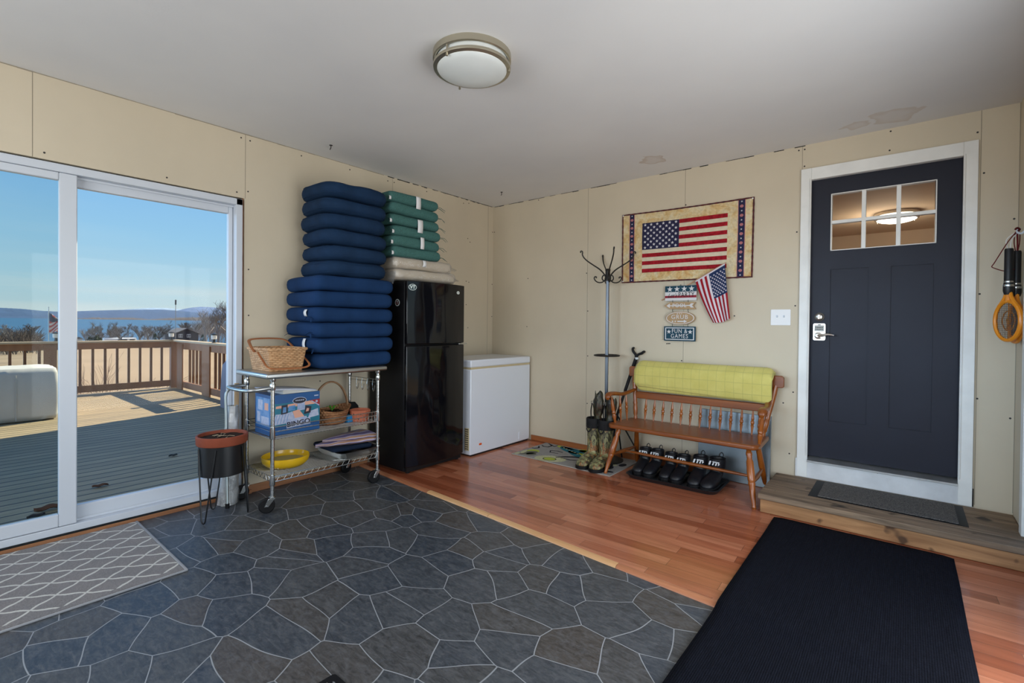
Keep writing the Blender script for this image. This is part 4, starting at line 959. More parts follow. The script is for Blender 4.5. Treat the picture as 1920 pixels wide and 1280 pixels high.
# black boot tray and shoes
m_tray = M('black_plastic_tray', (.014, .016, .020), .38)
t = thing('boot_tray', 'shallow black plastic boot tray on the wood floor under the bench', 'tray', (2.29, -.33, .0003)); t.rotation_euler.z = R(1.5)
def ringtray(w, d, h, rc):
    b = MB(); L = []
    for (dw, zz) in ((-.02, 0), (0, h*.9), (.006, h), (.0, h+.002), (-.012, h), (-.03, .005)):
        L.append([(x*(1+dw/w), y*(1+dw/d), zz) for x, y in rrect(w+dw, d+dw, rc, 5)])
    n = len(L[0]); vs = [p for r_ in L for p in r_]; fs = [(i*n+k, i*n+(k+1) % n, (i+1)*n+(k+1) % n, (i+1)*n+k) for i in range(len(L)-1) for k in range(n)]
    fs += [tuple(range(n-1, -1, -1)), tuple((len(L)-1)*n+k for k in range(n))]; b.add(vs, fs); return b
ringtray(.72, .40, .032, .07).build('tray', m_tray, t, local=True)
m_shoe = M('black_shoe_leather', (.0065, .007, .010), .45, bmp=.1, bs=80); m_mark = M('shoe_mark_white', (.72, .74, .76), .5)
def boot_rings(S, ht, cut=0.0):
    # (y, z, tilt, half width, half depth) from the shaft top down and forward to the toe
    return [(0, ht, 0, .052, .062), (0, ht*.8, 0, .050, .058), (0, ht*.55, 2, .046, .055), (-.002, .150, 6, .044, .056), (-.010, .105, 28, .044, .066), (-.045, .078, 55, .045, .068), (-.095, .062, 75, .048, .052), (-.145, .051, 86, .050, .042), (-.185, .043, 93, .047, .034), (-.212, .036, 98, .037, .025), (-.228, .030, 100, .015, .010)]
def boot_mesh(ht, fat=1.0, lowr=False):
    b = MB(); n = 20; vs = []; rings = boot_rings(1, ht)
    if lowr: rings = [r_ for r_ in rings if not (r_[1] > .151 and r_[1] < ht-.001)]+[]; rings.sort(key=lambda r_: 0) 
    inner = [(0, ht-.05, 0, .040*fat, .050*fat), (0, ht-.002, 0, .047*fat, .057*fat)]
    for (y, z, tl, hw, hd) in inner+[(q[0], q[1], q[2], q[3]*fat, q[4]*fat) for q in rings]:
        c, s = math.cos(R(tl)), math.sin(R(tl))
        for k in range(n):
            a = 2*PI*k/n; lx = hw*math.cos(a); ly = hd*math.sin(a)
            # ring frame: tilt 0 is level, tilt 90 faces the toe
            py = y+ly*c; pz = z+ly*s
            vs.append((lx, py, max(pz, .022)))
    m_ = len(inner)+len(rings); fs = [(i*n+k, i*n+(k+1) % n, (i+1)*n+(k+1) % n, (i+1)*n+k) for i in range(m_-1) for k in range(n)]
    fs += [tuple(range(n)), tuple((m_-1)*n+k for k in range(n-1, -1, -1))]
    return b.add(vs, fs)
def sole_mesh(fat=1.0):
    pts = []
    for y, w_ in ((.060, .020), (.050, .034), (.02, .041), (-.04, .038), (-.10, .046), (-.15, .052), (-.19, .048), (-.22, .034), (-.236, .012)): pts.append((w_*fat, y))
    poly = pts+[(-x, y) for x, y in reversed(pts)]
    b = MB(); b.prism(poly, .028, 0, Matrix.Translation((0, 0, .0005))); return b
shoe0 = None
labs = ['black ankle boot at the left end of the boot tray under the bench', 'black ankle boot, second from the left end of the boot tray', 'black ankle boot, third from the left end of the boot tray', 'black ankle boot, third from the right end of the boot tray', 'black ankle boot, second from the right, tipped up in the boot tray', 'largest black ankle boot, at the rounded right end of the boot tray']
for i, (x, y, rz, s) in enumerate(((1.985, -.232, 2, .93), (2.093, -.235, -3, .95), (2.213, -.24, 3, .92), (2.318, -.245, -2, .93), (2.452, -.248, 3, 1.02), (2.583, -.252, -6, 1.06))):
    if shoe0 is None:
        t = thing('ankle_boot', labs[0], 'shoe', (x, y, .006), 'black boots on the tray')
        boot_mesh(.205).build('upper', m_shoe, t, local=True, ang=70, sub=1)
        sole_mesh().build('sole', m_rubber, t, local=True, bevel=.004)
        mk = MB(); mx = Matrix.Translation((0, -.0625, .172)) @ Matrix.Scale(1.08, 4) @ Matrix.Rotation(R(90), 4, 'X')
        for k, w_ in ((-.027, .010), (-.006, .008), (.012, .008)): mk.prism([(k-w_/2-.004, -.013), (k+w_/2-.004, -.013), (k+w_/2+.004, .013), (k-w_/2+.004, .013)], .004, 0, mx)
        mk.prism([(-.012, .008), (.03, .006), (.03, .013), (-.010, .014)], .004, 0, mx); mk.prism([(.022, -.012), (.034, .0), (.024, .006)], .004, 0, mx)
        mk.build('tongue_mark', m_mark, t, local=True)
        lp = MB(); lp.tube([(-.01, .056, .195), (-.012, .066, .215), (0, .070, .228), (.012, .066, .215), (.01, .056, .195)], .004, 6, flat=.5); lp.build('pull_loop', m_shoe, t, local=True)
        t.rotation_euler.z = R(rz); t.scale = (s*1.10, s*.98, s); shoe0 = t
    else:
        c = dup(shoe0, (x, y, .006), R(rz), labs[i], 'black boots on the tray'); c.scale = (s*1.10, s*.98, s)
    
# camouflage rubber boots
def mk_camo(name='camouflage_print', dark=False):
    m, nt, b = new_mat(name); v = coords(nt, (1, 1, .55), (R(20), R(15), 0))
    n1 = noise_t(nt, v, 9, 5, .6, 1.2); n2 = noise_t(nt, coords(nt, (1, 1, .8), (0, 0, 0), (3, 1, 2)), 12, 5, .65, 1.6); n3 = noise_t(nt, coords(nt, (1.6, 1.6, .6), (R(-25), 0, 0), (7, 2, 1)), 17, 6, .7, 2)
    c = ramp(nt, n1, [(.30, (.03, .032, .016)), (.40, (.13, .13, .055)), (.50, (.40, .38, .18)), (.58, (.10, .095, .05)), (.68, (.33, .29, .18)), (.8, (.50, .47, .34))])
    c = mix(nt, ramp(nt, n2, [(.54, 0), (.58, .9)]), c, (.30, .105, .028)); c = mix(nt, ramp(nt, n3, [(.50, 0), (.55, .92)]), c, (.022, .019, .012))
    if dark: c = mix(nt, .92, c, (.09, .085, .09), 'MULTIPLY')
    nt.links.new(c, b.inputs['Base Color']); b.inputs['Roughness'].default_value = .45; return m
m_camo = mk_camo(); m_camo_d = mk_camo('dark_camouflage_cloth', True); m_neo = M('black_neoprene', (.012, .012, .013), .75)
bt0 = None
for i, (x, y, rz, lab) in enumerate(((1.562, -.375, -2, 'tall camouflage rubber boot with black cuff, the one nearer the coat stand'), (1.688, -.388, 1, 'tall camouflage rubber boot with black cuff, the one beside the bench leg'))):
    if bt0 is None:
        t = thing('rubber_boot', lab, 'boot', (x, y, .0085), 'camouflage boots')
        boot_mesh(.40, 1.12).build('boot_shell', m_camo, t, local=True, ang=70, sub=1); sole_mesh(1.13).build('sole', m_rubber, t, local=True, bevel=.004)
        b = MB(); b.lathe([(.0505, .33), (.0615, .325), (.0625, .36), (.062, .402), (.058, .410), (.050, .405), (.048, .33)], (0, 0, 0), 28, 0, sx=1.0, sy=1.15); b.build('cuff', m_neo, t, local=True)
        b = MB(); b.tube([(-.02, -.068, .345), (-.022, -.080, .315), (-.005, -.082, .298), (.012, -.080, .315), (.010, -.068, .345)], .006, 8, flat=.4); b.build('pull_loop', m_neo, t, local=True)
        t.rotation_euler.z = R(rz); t.scale = (1.13, 1.04, 1.0); bt0 = t
    else: dup(bt0, (x, y, .0085), R(rz), lab, 'camouflage boots').scale = (1.13, 1.04, 1.0)
for i, (x, y, z0, z1, sd, lab) in enumerate(((1.600, -.385, .36, .645, 3, 'dark camouflage cloth with black strap sticking up from the boot nearer the coat stand'), (1.715, -.372, .36, .60, 8, 'dark camouflage cloth sticking up out of the boot beside the bench arm'))):
    t = thing('camo_gaiter', lab, 'cloth', (x, y, z0))
    def fn(u, v):
        a = 2*PI*u; z = z0+(z1-z0)*v; r = .042+.008*math.sin(v*8+sd)+.010*noise.noise(Vector((math.cos(a)*2, math.sin(a)*2, v*6+sd)))
        return (x+r*math.cos(a)*1.05+.012*v, y+r*math.sin(a)*.8, z+(.018*math.sin(a*3+sd) if v > .95 else 0))
    b = MB(); b.grid(fn, 20, 22); b.build('cloth', m_camo_d, t, ang=80)
    b = MB(); b.tube([(x-.035, y-.030, z0-.0), (x-.042, y-.036, z0+.06), (x-.046, y-.036, z0+.13), (x-.036, y-.034, z0+.19)], .014, 8, flat=.3); b.build('strap', m_neo, t)
    b = MB(); b.tube([(x-.045, y-.036, z0+.185), (x-.022, y-.040, z0+.185), (x-.022, y-.040, z0+.21), (x-.045, y-.036, z0+.21)], .0035, 6, closed=True); b.build('buckle', m_chrome, t)
# floral rug
t = thing('floral_rug', 'small grey rug with green and teal floral pattern under the camouflage boots', 'rug', (1.3, -.31, 0))
m_fr = [M('grey_rug_pile', (.29, .28, .27), .95, var=.12, vs=60, bmp=.4, bs=260), M('rug_lime', (.40, .46, .06), .95), M('rug_teal', (.02, .15, .20), .95), M('rug_black', (.015, .016, .022), .95), M('rug_cream', (.55, .53, .38), .95, alt=(.42, .43, .22), vs=70), M('rug_olive_grey', (.13, .13, .10), .95)]
rx0, rx1, ry0, ry1, rz_ = .80, 1.838, -.600, -.035, .0072
b = MB(); b.box(rx0, rx1, ry0, ry1, .0003, rz_)
def patch(poly, mt, lv): b.prism(poly, .0004*lv, mt, Matrix.Translation((0, 0, rz_)))
def el(cx, cy, rx, ry, mt, lv, n=20, a=0): patch([(cx+rx*math.cos(2*PI*i/n)*math.cos(a)-ry*math.sin(2*PI*i/n)*math.sin(a), cy+rx*math.cos(2*PI*i/n)*math.sin(a)+ry*math.sin(2*PI*i/n)*math.cos(a)) for i in range(n)], mt, lv)
def swirl(pts, w_, mt, lv):
    L, Q = [], []
    for i, p in enumerate(pts):
        d = Vector(pts[min(i+1, len(pts)-1)])-Vector(pts[max(i-1, 0)]); d.normalize(); w2 = w_*(.25+.75*math.sin(PI*(i+.3)/(len(pts)-.2)))
        L.append((p[0]-d.y*w2, p[1]+d.x*w2)); Q.append((p[0]+d.y*w2, p[1]-d.x*w2))
    for i in range(len(pts)-1): patch([L[i], L[i+1], Q[i+1], Q[i]], mt, lv)
el(1.18, -.505, .150, .100, 4, 1, a=.35); el(1.18, -.515, .064, .050, 3, 2, a=.35); el(1.18, -.515, .055, .042, 1, 3, a=.35)
el(.90, -.40, .060, .070, 1, 1, a=-.3); el(.90, -.47, .055, .10, 5, 2, a=-.5); el(.95, -.49, .05, .05, 5, 2); el(.845, -.47, .022, .065, 4, 3, a=.25); el(.83, -.55, .022, .035, 4, 3)
for i in range(7): a = -.75+i*.24; el(1.18+.14*math.cos(a), -.09+.11*math.sin(a), .13, .022, 1, 2, a=a)
el(1.05, -.085, .10, .03, 1, 2, a=-.3)
el(1.15, -.135, .155, .055, 2, 3, a=-.45); el(1.13, -.085, .12, .030, 2, 3, a=-.1); el(1.27, -.22, .13, .040, 2, 3, a=-.55); el(1.25, -.13, .10, .018, 2, 4, a=-.15)
for i in range(6): el(1.06+i*.045, -.09-i*.022, .012, .007, 4, 5)
swirl([(.83, -.15), (.87, -.18), (.92, -.17), (.92, -.11), (.90, -.07)], .010, 3, 3); swirl([(.84, -.045), (.90, -.085), (.96, -.11), (.96, -.05)], .010, 3, 3); swirl([(.815, -.30), (.85, -.30), (.87, -.26), (.83, -.20)], .012, 3, 3)
swirl([(1.14, -.31), (1.05, -.32), (1.02, -.27), (1.08, -.235), (1.15, -.25)], .008, 3, 4); swirl([(1.19, -.43), (1.25, -.36), (1.32, -.31), (1.42, -.27)], .020, 3, 3); swirl([(1.24, -.42), (1.34, -.42), (1.44, -.37)], .008, 3, 4)
el(1.72, -.40, .04, .06, 3, 2); el(1.70, -.30, .05, .03, 4, 2); el(1.78, -.25, .03, .05, 3, 2); el(1.74, -.48, .03, .04, 4, 2); el(1.78, -.50, .04, .02, 3, 3)
b.build('pile', m_fr, t)
b = MB(); b.tube([(rx0, ry0, .0042), (rx1, ry0, .0042), (rx1, ry1, .0042), (rx0, ry1, .0042)], .0040, 6, closed=True); b.build('binding', M('rug_edge_pale', (.40, .38, .34), .9), t)

# coat stand
t = thing('coat_stand', 'tall dark steel coat stand with curled hooks behind the camouflage boots', 'coat stand', (1.585, -.20, 0))
m_gun = M('gunmetal_tube', (.10, .115, .135), .35, .7); m_iron = M('black_iron', (.022, .02, .018), .42, .4)
cx, cy = 1.585, -.20
b = MB(); b.lathe([(.0195, .02), (.0195, 1.70), (0, 1.70)], (cx, cy, 0), 4, a0=PI/4+.3); b.build('pole', m_gun, t, bevel=.004)
b = MB(); b.lathe([(0, .0078), (.155, .0078), (.157, .016), (.145, .022), (.03, .034), (.024, .06), (0, .06)], (cx, cy, 0), 36); b.build('base', m_iron, t)
b = MB(); b.tube([(cx+.112*math.cos(2*PI*i/36), cy+.112*math.sin(2*PI*i/36), .965) for i in range(36)], .0075, 8, closed=True); b.tube([(cx-.112, cy, .965), (cx+.112, cy, .965)], .005, 6); b.tube([(cx, cy-.112, .965), (cx, cy+.112, .965)], .005, 6); b.build('umbrella_ring', m_iron, t)
b = MB(); b.lathe([(0, 1.645), (.026, 1.645), (.028, 1.665), (.022, 1.68), (.022, 1.735), (.026, 1.745), (.018, 1.755), (0, 1.755)], (cx, cy, 0), 20); b.build('hub', m_iron, t)
for k in range(4):
    a = R(40+90*k); d = Vector((math.cos(a), math.sin(a), 0)); c = Vector((cx, cy, 0))
    b = MB(); pts = [c+d*r_+Vector((0, 0, z_)) for r_, z_ in ((.016, 1.66), (.03, 1.70), (.07, 1.745), (.13, 1.785), (.19, 1.825), (.225, 1.86), (.235, 1.885), (.232, 1.90))]
    b.tube(pts, [.0065, .0065, .0065, .006, .006, .006, .006, .006], 8); p = pts[-1]
    b.tube([p, p+d*.004+Vector((0, 0, .010)), p+d*.014+Vector((0, 0, .014)), p+d*.020+Vector((0, 0, .006)), p+d*.014-Vector((0, 0, .003))], .0055, 8); b.build('coat_arm', m_iron, t)
    b = MB(); d2_ = Vector((math.cos(a+R(45)), math.sin(a+R(45)), 0)); d2_ = d
    b.tube([c+d2_*r_+Vector((0, 0, z_)) for r_, z_ in ((.018, 1.70), (.045, 1.69), (.05, 1.66), (.03, 1.645), (.02, 1.655))], .006, 8)
    b.tube([c+d2_*r_+Vector((0, 0, z_)) for r_, z_ in ((.022, 1.655), (.05, 1.632), (.085, 1.630), (.112, 1.645), (.124, 1.668), (.116, 1.682), (.104, 1.678), (.106, 1.668))], .0055, 8); b.build('hat_hook', m_iron, t)
# shooting stick
t = thing('shooting_stick', 'black shooting stick with Y shaped top leaning behind the left end of the bench', 'stick', (1.62, -.2, .0))
m_stick = M('black_foam_grip', (.010, .010, .011), .6)
A, B_ = Vector((1.796, -.030, .955)), Vector((1.655, -.135, .40))
b = MB(); b.tube([A, A.lerp(B_, .2), A.lerp(B_, .22), A.lerp(B_, .55), A.lerp(B_, .57), B_], [.016, .017, .015, .015, .012, .012], 12); b.build('grip', m_stick, t)
b = MB(); b.tube([A+Vector((0, 0, -.01)), A+Vector((-.012, 0, .022)), A+Vector((-.032, -.002, .05)), A+Vector((-.036, -.002, .075)), A+Vector((-.022, -.002, .082))], [.011, .011, .012, .011, .008], 10)
b.tube([A+Vector((0, 0, .0)), A+Vector((.018, 0, .022)), A+Vector((.05, -.002, .034)), A+Vector((.072, -.002, .05)), A+Vector((.082, -.002, .048))], [.011, .011, .012, .011, .008], 10); b.build('yoke', m_stick, t)
b = MB(); b.lathe([(.018, .93), (.020, .935), (.020, .945), (.018, .95)], (A.x, A.y, .0), 14); b.build('collar', M('pale_collar', (.55, .58, .58), .5), t)
for q in ((1.60, -.115, .012), (1.905, -.085, .012), (1.665, -.035, .012)):
    b = MB(); b.tube([B_+Vector((0, 0, .03)), q], [.008, .0065], 8); b.build('leg', m_stick, t)

# ---------------------------------------------------------------- wall decorations
t = thing('flag_wall_quilt', 'quilted stars and stripes wall hanging with mottled ochre border above the bench', 'wall quilt', (2.19, 0, 1.95))
TL, TR, BR_, BL = Vector((1.634, 0, 2.268)), Vector((2.756, 0, 2.257)), Vector((2.749, 0, 1.633)), Vector((1.637, 0, 1.641))
def qpos(u, v, off=0):
    p = (TL*(1-u)+TR*u)*(1-v)+(BL*(1-u)+BR_*u)*v
    return (p.x, -.007-off-.004*(noise.noise(Vector((u*6, v*4, 1)))+.6)-(.006*math.sin(PI*u)*v), p.z-.006*math.sin(PI*u)*(1-v))
def mk_mottle():
    m, nt, b = new_mat('mottled_ochre_cotton'); v = coords(nt); n = noise_t(nt, v, 9, 6, .65, .8); n2 = noise_t(nt, v, 55, 4, .7)
    c = ramp(nt, n, [(.30, (.52, .27, .085)), (.42, (.60, .42, .19)), (.55, (.66, .55, .33)), (.72, (.64, .58, .44))]); c = mix(nt, .5, c, ramp(nt, n2, [(.3, (.6, .55, .5)), (.6, (1.15, 1.12, 1.1))]), 'MULTIPLY')
    nt.links.new(c, b.inputs['Base Color']); b.inputs['Roughness'].default_value = .9; bump(nt, b, n2, .5, .004); return m
qm = [mk_mottle(), M('quilt_red', (.30, .010, .018), .85, var=.35, vs=45, bmp=.4, bs=70), M('quilt_cream', (.63, .55, .40), .88, var=.08, vs=40, bmp=.4, bs=70), M('quilt_navy', (.022, .022, .060), .85, var=.3, vs=60), M('quilt_star_white', (.66, .65, .66), .85), M('quilt_rose', (.42, .16, .17), .85)]
b = MB(); b.grid(lambda u, v: qpos(u, v), 48, 28, 0)
fu0, fu1, fv0, fv1 = (1.828-1.634)/1.122, (2.564-1.634)/1.122, .151, .870
def fpos(s, q, off): return qpos(fu0+(fu1-fu0)*s, fv0+(fv1-fv0)*q, off)
for i in range(13):
    s0 = .46 if i < 7 else 0
    b.grid(lambda u, v: fpos(s0+(1-s0)*u, (i+v)/13, .0015), 30, 2, 1 if i % 2 == 0 else 2)
b.grid(lambda u, v: fpos(.46*u, v*7/13, .0018), 14, 10, 3)
for r_ in range(9):
    for k in range(6 if r_ % 2 == 0 else 5):
        s = .46*((k+.5)/6 if r_ % 2 == 0 else (k+1)/6); q = 7/13*(r_+.7)/9.4; p = fpos(s, q, .0026)
        b.prism(star(.0145), .0008, 4, WB(p[0], p[1], p[2]))
for u0, u1 in ((.064, .101), (.902, .944)):
    b.grid(lambda u, v: qpos(u0-.004+(u1-u0+.008)*u, .003+.994*v, .0014), 4, 28, 5); b.grid(lambda u, v: qpos(u0+(u1-u0)*u, .003+.994*v, .0018), 4, 28, 3)
    for i in range(17):
        p = qpos((u0+u1)/2, (i+.5)/17, .0028)
        if i % 2: b.prism(ell(.014, .012, 12), .0008, 5, WB(*p))
        else: b.prism(star(.008), .0008, 4, WB(*p))
o = b.build('quilt_top', qm, t, ang=60)
b = MB(); pts = [qpos(i/40, 0) for i in range(40)]+[qpos(1, i/24) for i in range(24)]+[qpos(1-i/40, 1) for i in range(40)]+[qpos(0, 1-i/24) for i in range(24)]
b.tube(pts, [.0055 if i % 2 else .0075 for i in range(len(pts))], 6, closed=True); b.build('binding', M('quilt_binding', (.16, .035, .03), .8, alt=(.03, .02, .03), vs=90), t)
for p in (qpos(.006, .01), qpos(.994, .012), qpos(.006, .985)):
    b = MB(); b.lathe([(0, 0), (.006, 0), (.006, .003), (0, .005)], seg=10, mx=WB(p[0], p[1]-.005, p[2])); b.build('push_pin', m_paper, t)
# sign set
t = thing('hanging_sign', 'four wooden party signs wired in a column under the flag quilt', 'sign', (2.19, 0, 1.35))
m_sn = M('sign_navy', (.015, .055, .085), .7, var=.1, vs=20); m_sw = M('sign_white', (.64, .63, .63), .7); m_sr = M('sign_red', (.26, .02, .035), .7); m_st = M('sign_tan', (.42, .28, .15), .75, var=.12, vs=18); m_sk = M('sign_black', (.012, .013, .016), .6)
y_b = -.020; th = .010
b = MB(); b.box(2.056, 2.327, y_b-th, y_b, 1.458, 1.5865, 1); F = WB(2.1915, y_b-th, 1.522)
b.box(-.1355, .1355, .012, .0645, 0, .0006, 0, F); b.box(-.1355, .1355, -.040, -.020, 0, .0006, 2, F)
for i in range(4): b.prism(star(.026), .001, 1, F @ Matrix.Translation((-.093+i*.0625, .036, .0006)))
b.text("Let's", .050, .001, 3, F @ Matrix.Translation((-.072, -.020, .0008)), shear=.45, sx=.85); b.text('PARTY', .060, .001, 3, F @ Matrix.Translation((.050, -.016, .0008)), sx=.72, sp=1.1)
b.build('sign_board', [m_sn, m_sw, m_sr, m_sk], t, bevel=.001)
b = MB(); F = WB(2.185, y_b-th, 1.415)
b.prism([(-.137, 0), (-.088, .032), (.137, .028), (.118, 0), (.137, -.032), (-.088, -.029)], th, 0, F @ Matrix.Translation((0, 0, -th)))
b.prism([(-.115, 0), (-.085, .020), (-.085, .004), (.085, .004), (.098, .018), (.122, .018), (.106, 0), (.122, -.018), (.098, -.018), (.085, -.004), (-.085, -.004), (-.085, -.020)], .0006, 1, F)
b.text('POOL', .044, .0016, 1, F @ Matrix.Translation((-.002, 0, .0006)), sx=1.0, sp=1.08, thick=.0006); b.build('sign_board', [m_st, m_sw], t)
b = MB(); F = WB(2.190, y_b-th, 1.308)
b.prism(ell(.128, .058, 40), th, 0, F @ Matrix.Translation((0, 0, -th))); b.prism(ell(.121, .053, 40), .0005, 1, F); b.prism(ell(.115, .048, 40), .0009, 0, F)
b.text('GRUB', .052, .0014, 1, F @ Matrix.Translation((-.004, .008, .0008)), sx=1.0, sp=1.14)
for i in range(3): b.prism(star(.0065), .0016, 1, F @ Matrix.Translation((-.022+i*.018, .038, 0)))
for i in range(2): b.prism(star(.010), .0016, 1, F @ Matrix.Translation((-.064+i*.024, -.029, 0)))
b.prism([(-.022, -.024), (.034, -.024), (.034, -.015), (.062, -.029), (.034, -.042), (.034, -.034), (-.022, -.034)], .0016, 1, F); b.build('sign_board', [m_st, m_sw], t)
b = MB(); F = WB(2.187, y_b-th, 1.173)
b.box(-.136, .136, -.063, .063, -th, 0, 0, F); b.box(-.125, .125, -.053, .053, 0, .0005, 1, F); b.box(-.117, .117, -.046, .046, 0, .0009, 0, F)
b.text('FUN &', .052, .0014, 1, F @ Matrix.Translation((0, .021, .0006)), sx=.84, sp=1.12); b.text('GAMES', .052, .0014, 1, F @ Matrix.Translation((0, -.022, .0006)), sx=.84, sp=1.16)
for x in (-.092, .092): b.prism(star(.021), .0014, 1, F @ Matrix.Translation((x, .016, 0)))
b.build('sign_board', [m_sn, m_sw], t, bevel=.001)
b = MB()
for x in (2.128, 2.262):
    for za, zb in ((1.436, 1.470), (1.355, 1.395), (1.225, 1.268)): b.tube([(x, y_b-th*.5, za), (x-.004, y_b-th-.003, (za+zb)/2), (x, y_b-th*.5, zb)], .0022, 6)
b.tube([(2.180, y_b, 1.583), (2.188, y_b+.006, 1.597), (2.196, y_b, 1.583)], .0025, 6); b.build('hanger_wire', m_screw, t)
# flag on a stick
t = thing('stick_flag', 'small cloth flag on a wooden stick tucked behind the party signs', 'flag', (2.29, -.03, 1.60))
P0, P1 = Vector((2.018, -.009, 1.466)), Vector((2.567, -.052, 1.755))
b = MB(); b.tube([P0, P0.lerp(P1, .5), P1], .0042, 8); b.build('stick', wood('flag_stick', (.45, .22, .12), (.55, .30, .18), 'x', 20, .5), t)
def bez(p, c, q, f): return p*(1-f)**2+c*2*f*(1-f)+q*f*f
A0, A1 = Vector((2.560, -.056, 1.748)), Vector((2.319, -.036, 1.618))
def fpt(s, q):
    top = A0.lerp(A1, s); lo = Vector((2.606, -.045, 1.303)).lerp(Vector((2.468, -.036, 1.268)), s)
    ctl = Vector((2.584, -.06, 1.50)).lerp(Vector((2.378, -.04, 1.43)), s)
    p = bez(top, ctl, lo, q); return (p.x, p.y-.012*math.sin(s*9+1)*q-.006, p.z+(-.012*math.sin(s*PI)*(1 if q > .9 else q)))
fm = [M('flag_red', (.30, .006, .014), .7), M('flag_white', (.64, .58, .62), .7), M('flag_blue', (.014, .028, .085), .7)]
def fmat(u, v):
    if v < .035: return 1
    if u < 7/13 and v < .50: return 2
    return 0 if int(u*13) % 2 == 0 else 1
b = MB(); b.grid(fpt, 52, 40, 0, fmat)
for r_ in range(9):
    for k in range(6 if r_ % 2 == 0 else 5):
        s = 7/13*(r_+.75)/9.5; q = .05+.44*((k+.5)/6 if r_ % 2 == 0 else (k+1)/6); p = fpt(s, q)
        b.prism(star(.0085), .0008, 1, WB(p[0], p[1]-.0015, p[2]))
o = b.build('flag_cloth', fm, t, ang=80)
# switch plate
t = thing('light_switch', 'white double light switch plate on the wall between quilt and charcoal door', 'light switch', (2.954, 0, 1.312))
b = MB(); b.prism(rrect(.136, .122, .006), .006, 0, WB(2.954, 0, 1.312)); b.build('plate', M('switch_plate_white', (.78, .77, .76), .4), t, bevel=.002)
for x in (2.931, 2.977): b = MB(); b.box(-.005, .005, -.002, .012, .006, .016, 0, WB(x, 0, 1.312) @ Matrix.Rotation(R(-18), 4, 'X')); b.build('toggle', m_white, t, bevel=.001)

# racket swatter on the right
b = MB(); b.prism(rrect(.045, .16, .006), .007, 0, Matrix(((0, 0, -1, W), (1, 0, 0, -.245), (0, 1, 0, 1.83), (0, 0, 0, 1)))); b.tube([(W-.004, -.245, 1.79), (W-.02, -.245, 1.775), (W-.034, -.245, 1.782), (W-.036, -.245, 1.80)], .006, 8)
tag(b.build('wall_hook', m_white, None, loc=(W, -.245, 1.83), bevel=.001), 'white plastic hook stuck on the wall edge above the orange swatter', 'hook')
m_or = M('orange_plastic', (.80, .27, .012), .35); m_mesh = M('racket_mesh_grey', (.11, .095, .085), .5)
def racket(name, label, c, ang, cord_m, hm):
    t = thing(name, label, 'swatter', c)
    d = Vector((math.cos(R(ang)), -math.sin(R(ang)), 0)); mx = Matrix(((d.x, 0, -d.y, c[0]), (d.y, 0, d.x, c[1]), (0, 1, 0, c[2]), (0, 0, 0, 1)))   # local x across, local y up, local z out
    b = MB(); n = 36
    ring = [mx @ Vector((.083*math.cos(2*PI*i/n), -.27+.112*math.sin(2*PI*i/n), 0)) for i in range(n)]
    b.tube(ring, .0125, 8, closed=True, flat=.8)
    b.tube([mx @ Vector(p) for p in ((-.060, -.190, 0), (-.022, -.140, 0), (-.011, -.105, 0), (-.010, -.08, 0))], .010, 8); b.tube([mx @ Vector(p) for p in ((.060, -.190, 0), (.022, -.140, 0), (.011, -.105, 0), (.010, -.08, 0))], .010, 8)
    b.tube([mx @ Vector(p) for p in ((0, -.165, 0), (0, -.07, 0))], .0125, 10); b.build('frame', m_or, t)
    b = MB()
    for i in range(-7, 8):
        x = i*.0105; hgt = .107*math.sqrt(max(0, 1-(x/.079)**2)); b.tube([mx @ Vector((x, -.27-hgt, 0)), mx @ Vector((x, -.27+hgt, 0))], .0011, 4)
    for i in range(-9, 10):
        y = i*.0115; wd = .079*math.sqrt(max(0, 1-(y/.107)**2)); b.tube([mx @ Vector((-wd, -.27+y, 0)), mx @ Vector((wd, -.27+y, 0))], .0011, 4)
    b.build('wire_grid', m_mesh, t)
    b = MB(); b.tube([mx @ Vector((.040*math.cos(2*PI*i/24), -.27+.056*math.sin(2*PI*i/24), .004)) for i in range(24)], .0032, 6, closed=True)
    b.prism([(.010, .045), (-.020, -.004), (-.002, -.001), (-.012, -.045), (.020, .006), (.002, .004)], .004, 0, mx @ Matrix.Translation((0, -.27, .003)))
    b.tube([mx @ Vector(p) for p in ((0, -.16, .004), (0, -.214, .004))], .0035, 6); b.tube([mx @ Vector(p) for p in ((0, -.326, .004), (0, -.38, .004))], .0035, 6); b.build('bolt_emblem', M('orange_emblem', (.50, .17, .012), .5), t)
    b = MB(); b.lathe([(0, -.125), (.018, -.12), (.023, -.10), (.023, -.07), (.0195, -.045), (.0195, .135), (.017, .142), (0, .142)], c, 20); b.build('handle', hm, t)
    b = MB(); b.lathe([(.0235, -.075), (.0242, -.072), (.0242, -.066), (.0235, -.063)], c, 20); b.lathe([(.0205, -.052), (.0210, -.049), (.0210, -.046), (.0205, -.043)], c, 20); b.build('band', m_chrome, t)
    b = MB(); tp = Vector(c)+Vector((0, 0, .142)); hk = Vector((W-.033, -.245, 1.785))
    b.tube([tp+Vector((-.006, 0, 0)), tp+Vector((-.012, 0, .05)), hk+Vector((-.006, 0, 0)), hk+Vector((.004, .004, .004)), tp+Vector((.010, 0, .05)), tp+Vector((.004, 0, 0))], .0026, 6)
    b.tube([hk+Vector((-.012, -.004, .012)), hk+Vector((-.004, -.006, .022)), hk+Vector((.006, -.004, .012)), hk+Vector((-.002, -.004, .004))], .0055, 6); b.build('cord', cord_m, t)
    return t
racket('bug_racket', 'orange electric bug racket with black handle hanging beside the charcoal door', (4.146, -.225, 1.555), 58, M('white_cord', (.70, .68, .66), .7), m_black)
m_redc = M('dark_red_strap', (.13, .014, .016), .75)
racket('bug_racket', 'second orange bug racket with dark red strap half hidden behind the front one', (4.183, -.175, 1.545), 80, m_redc, m_black)
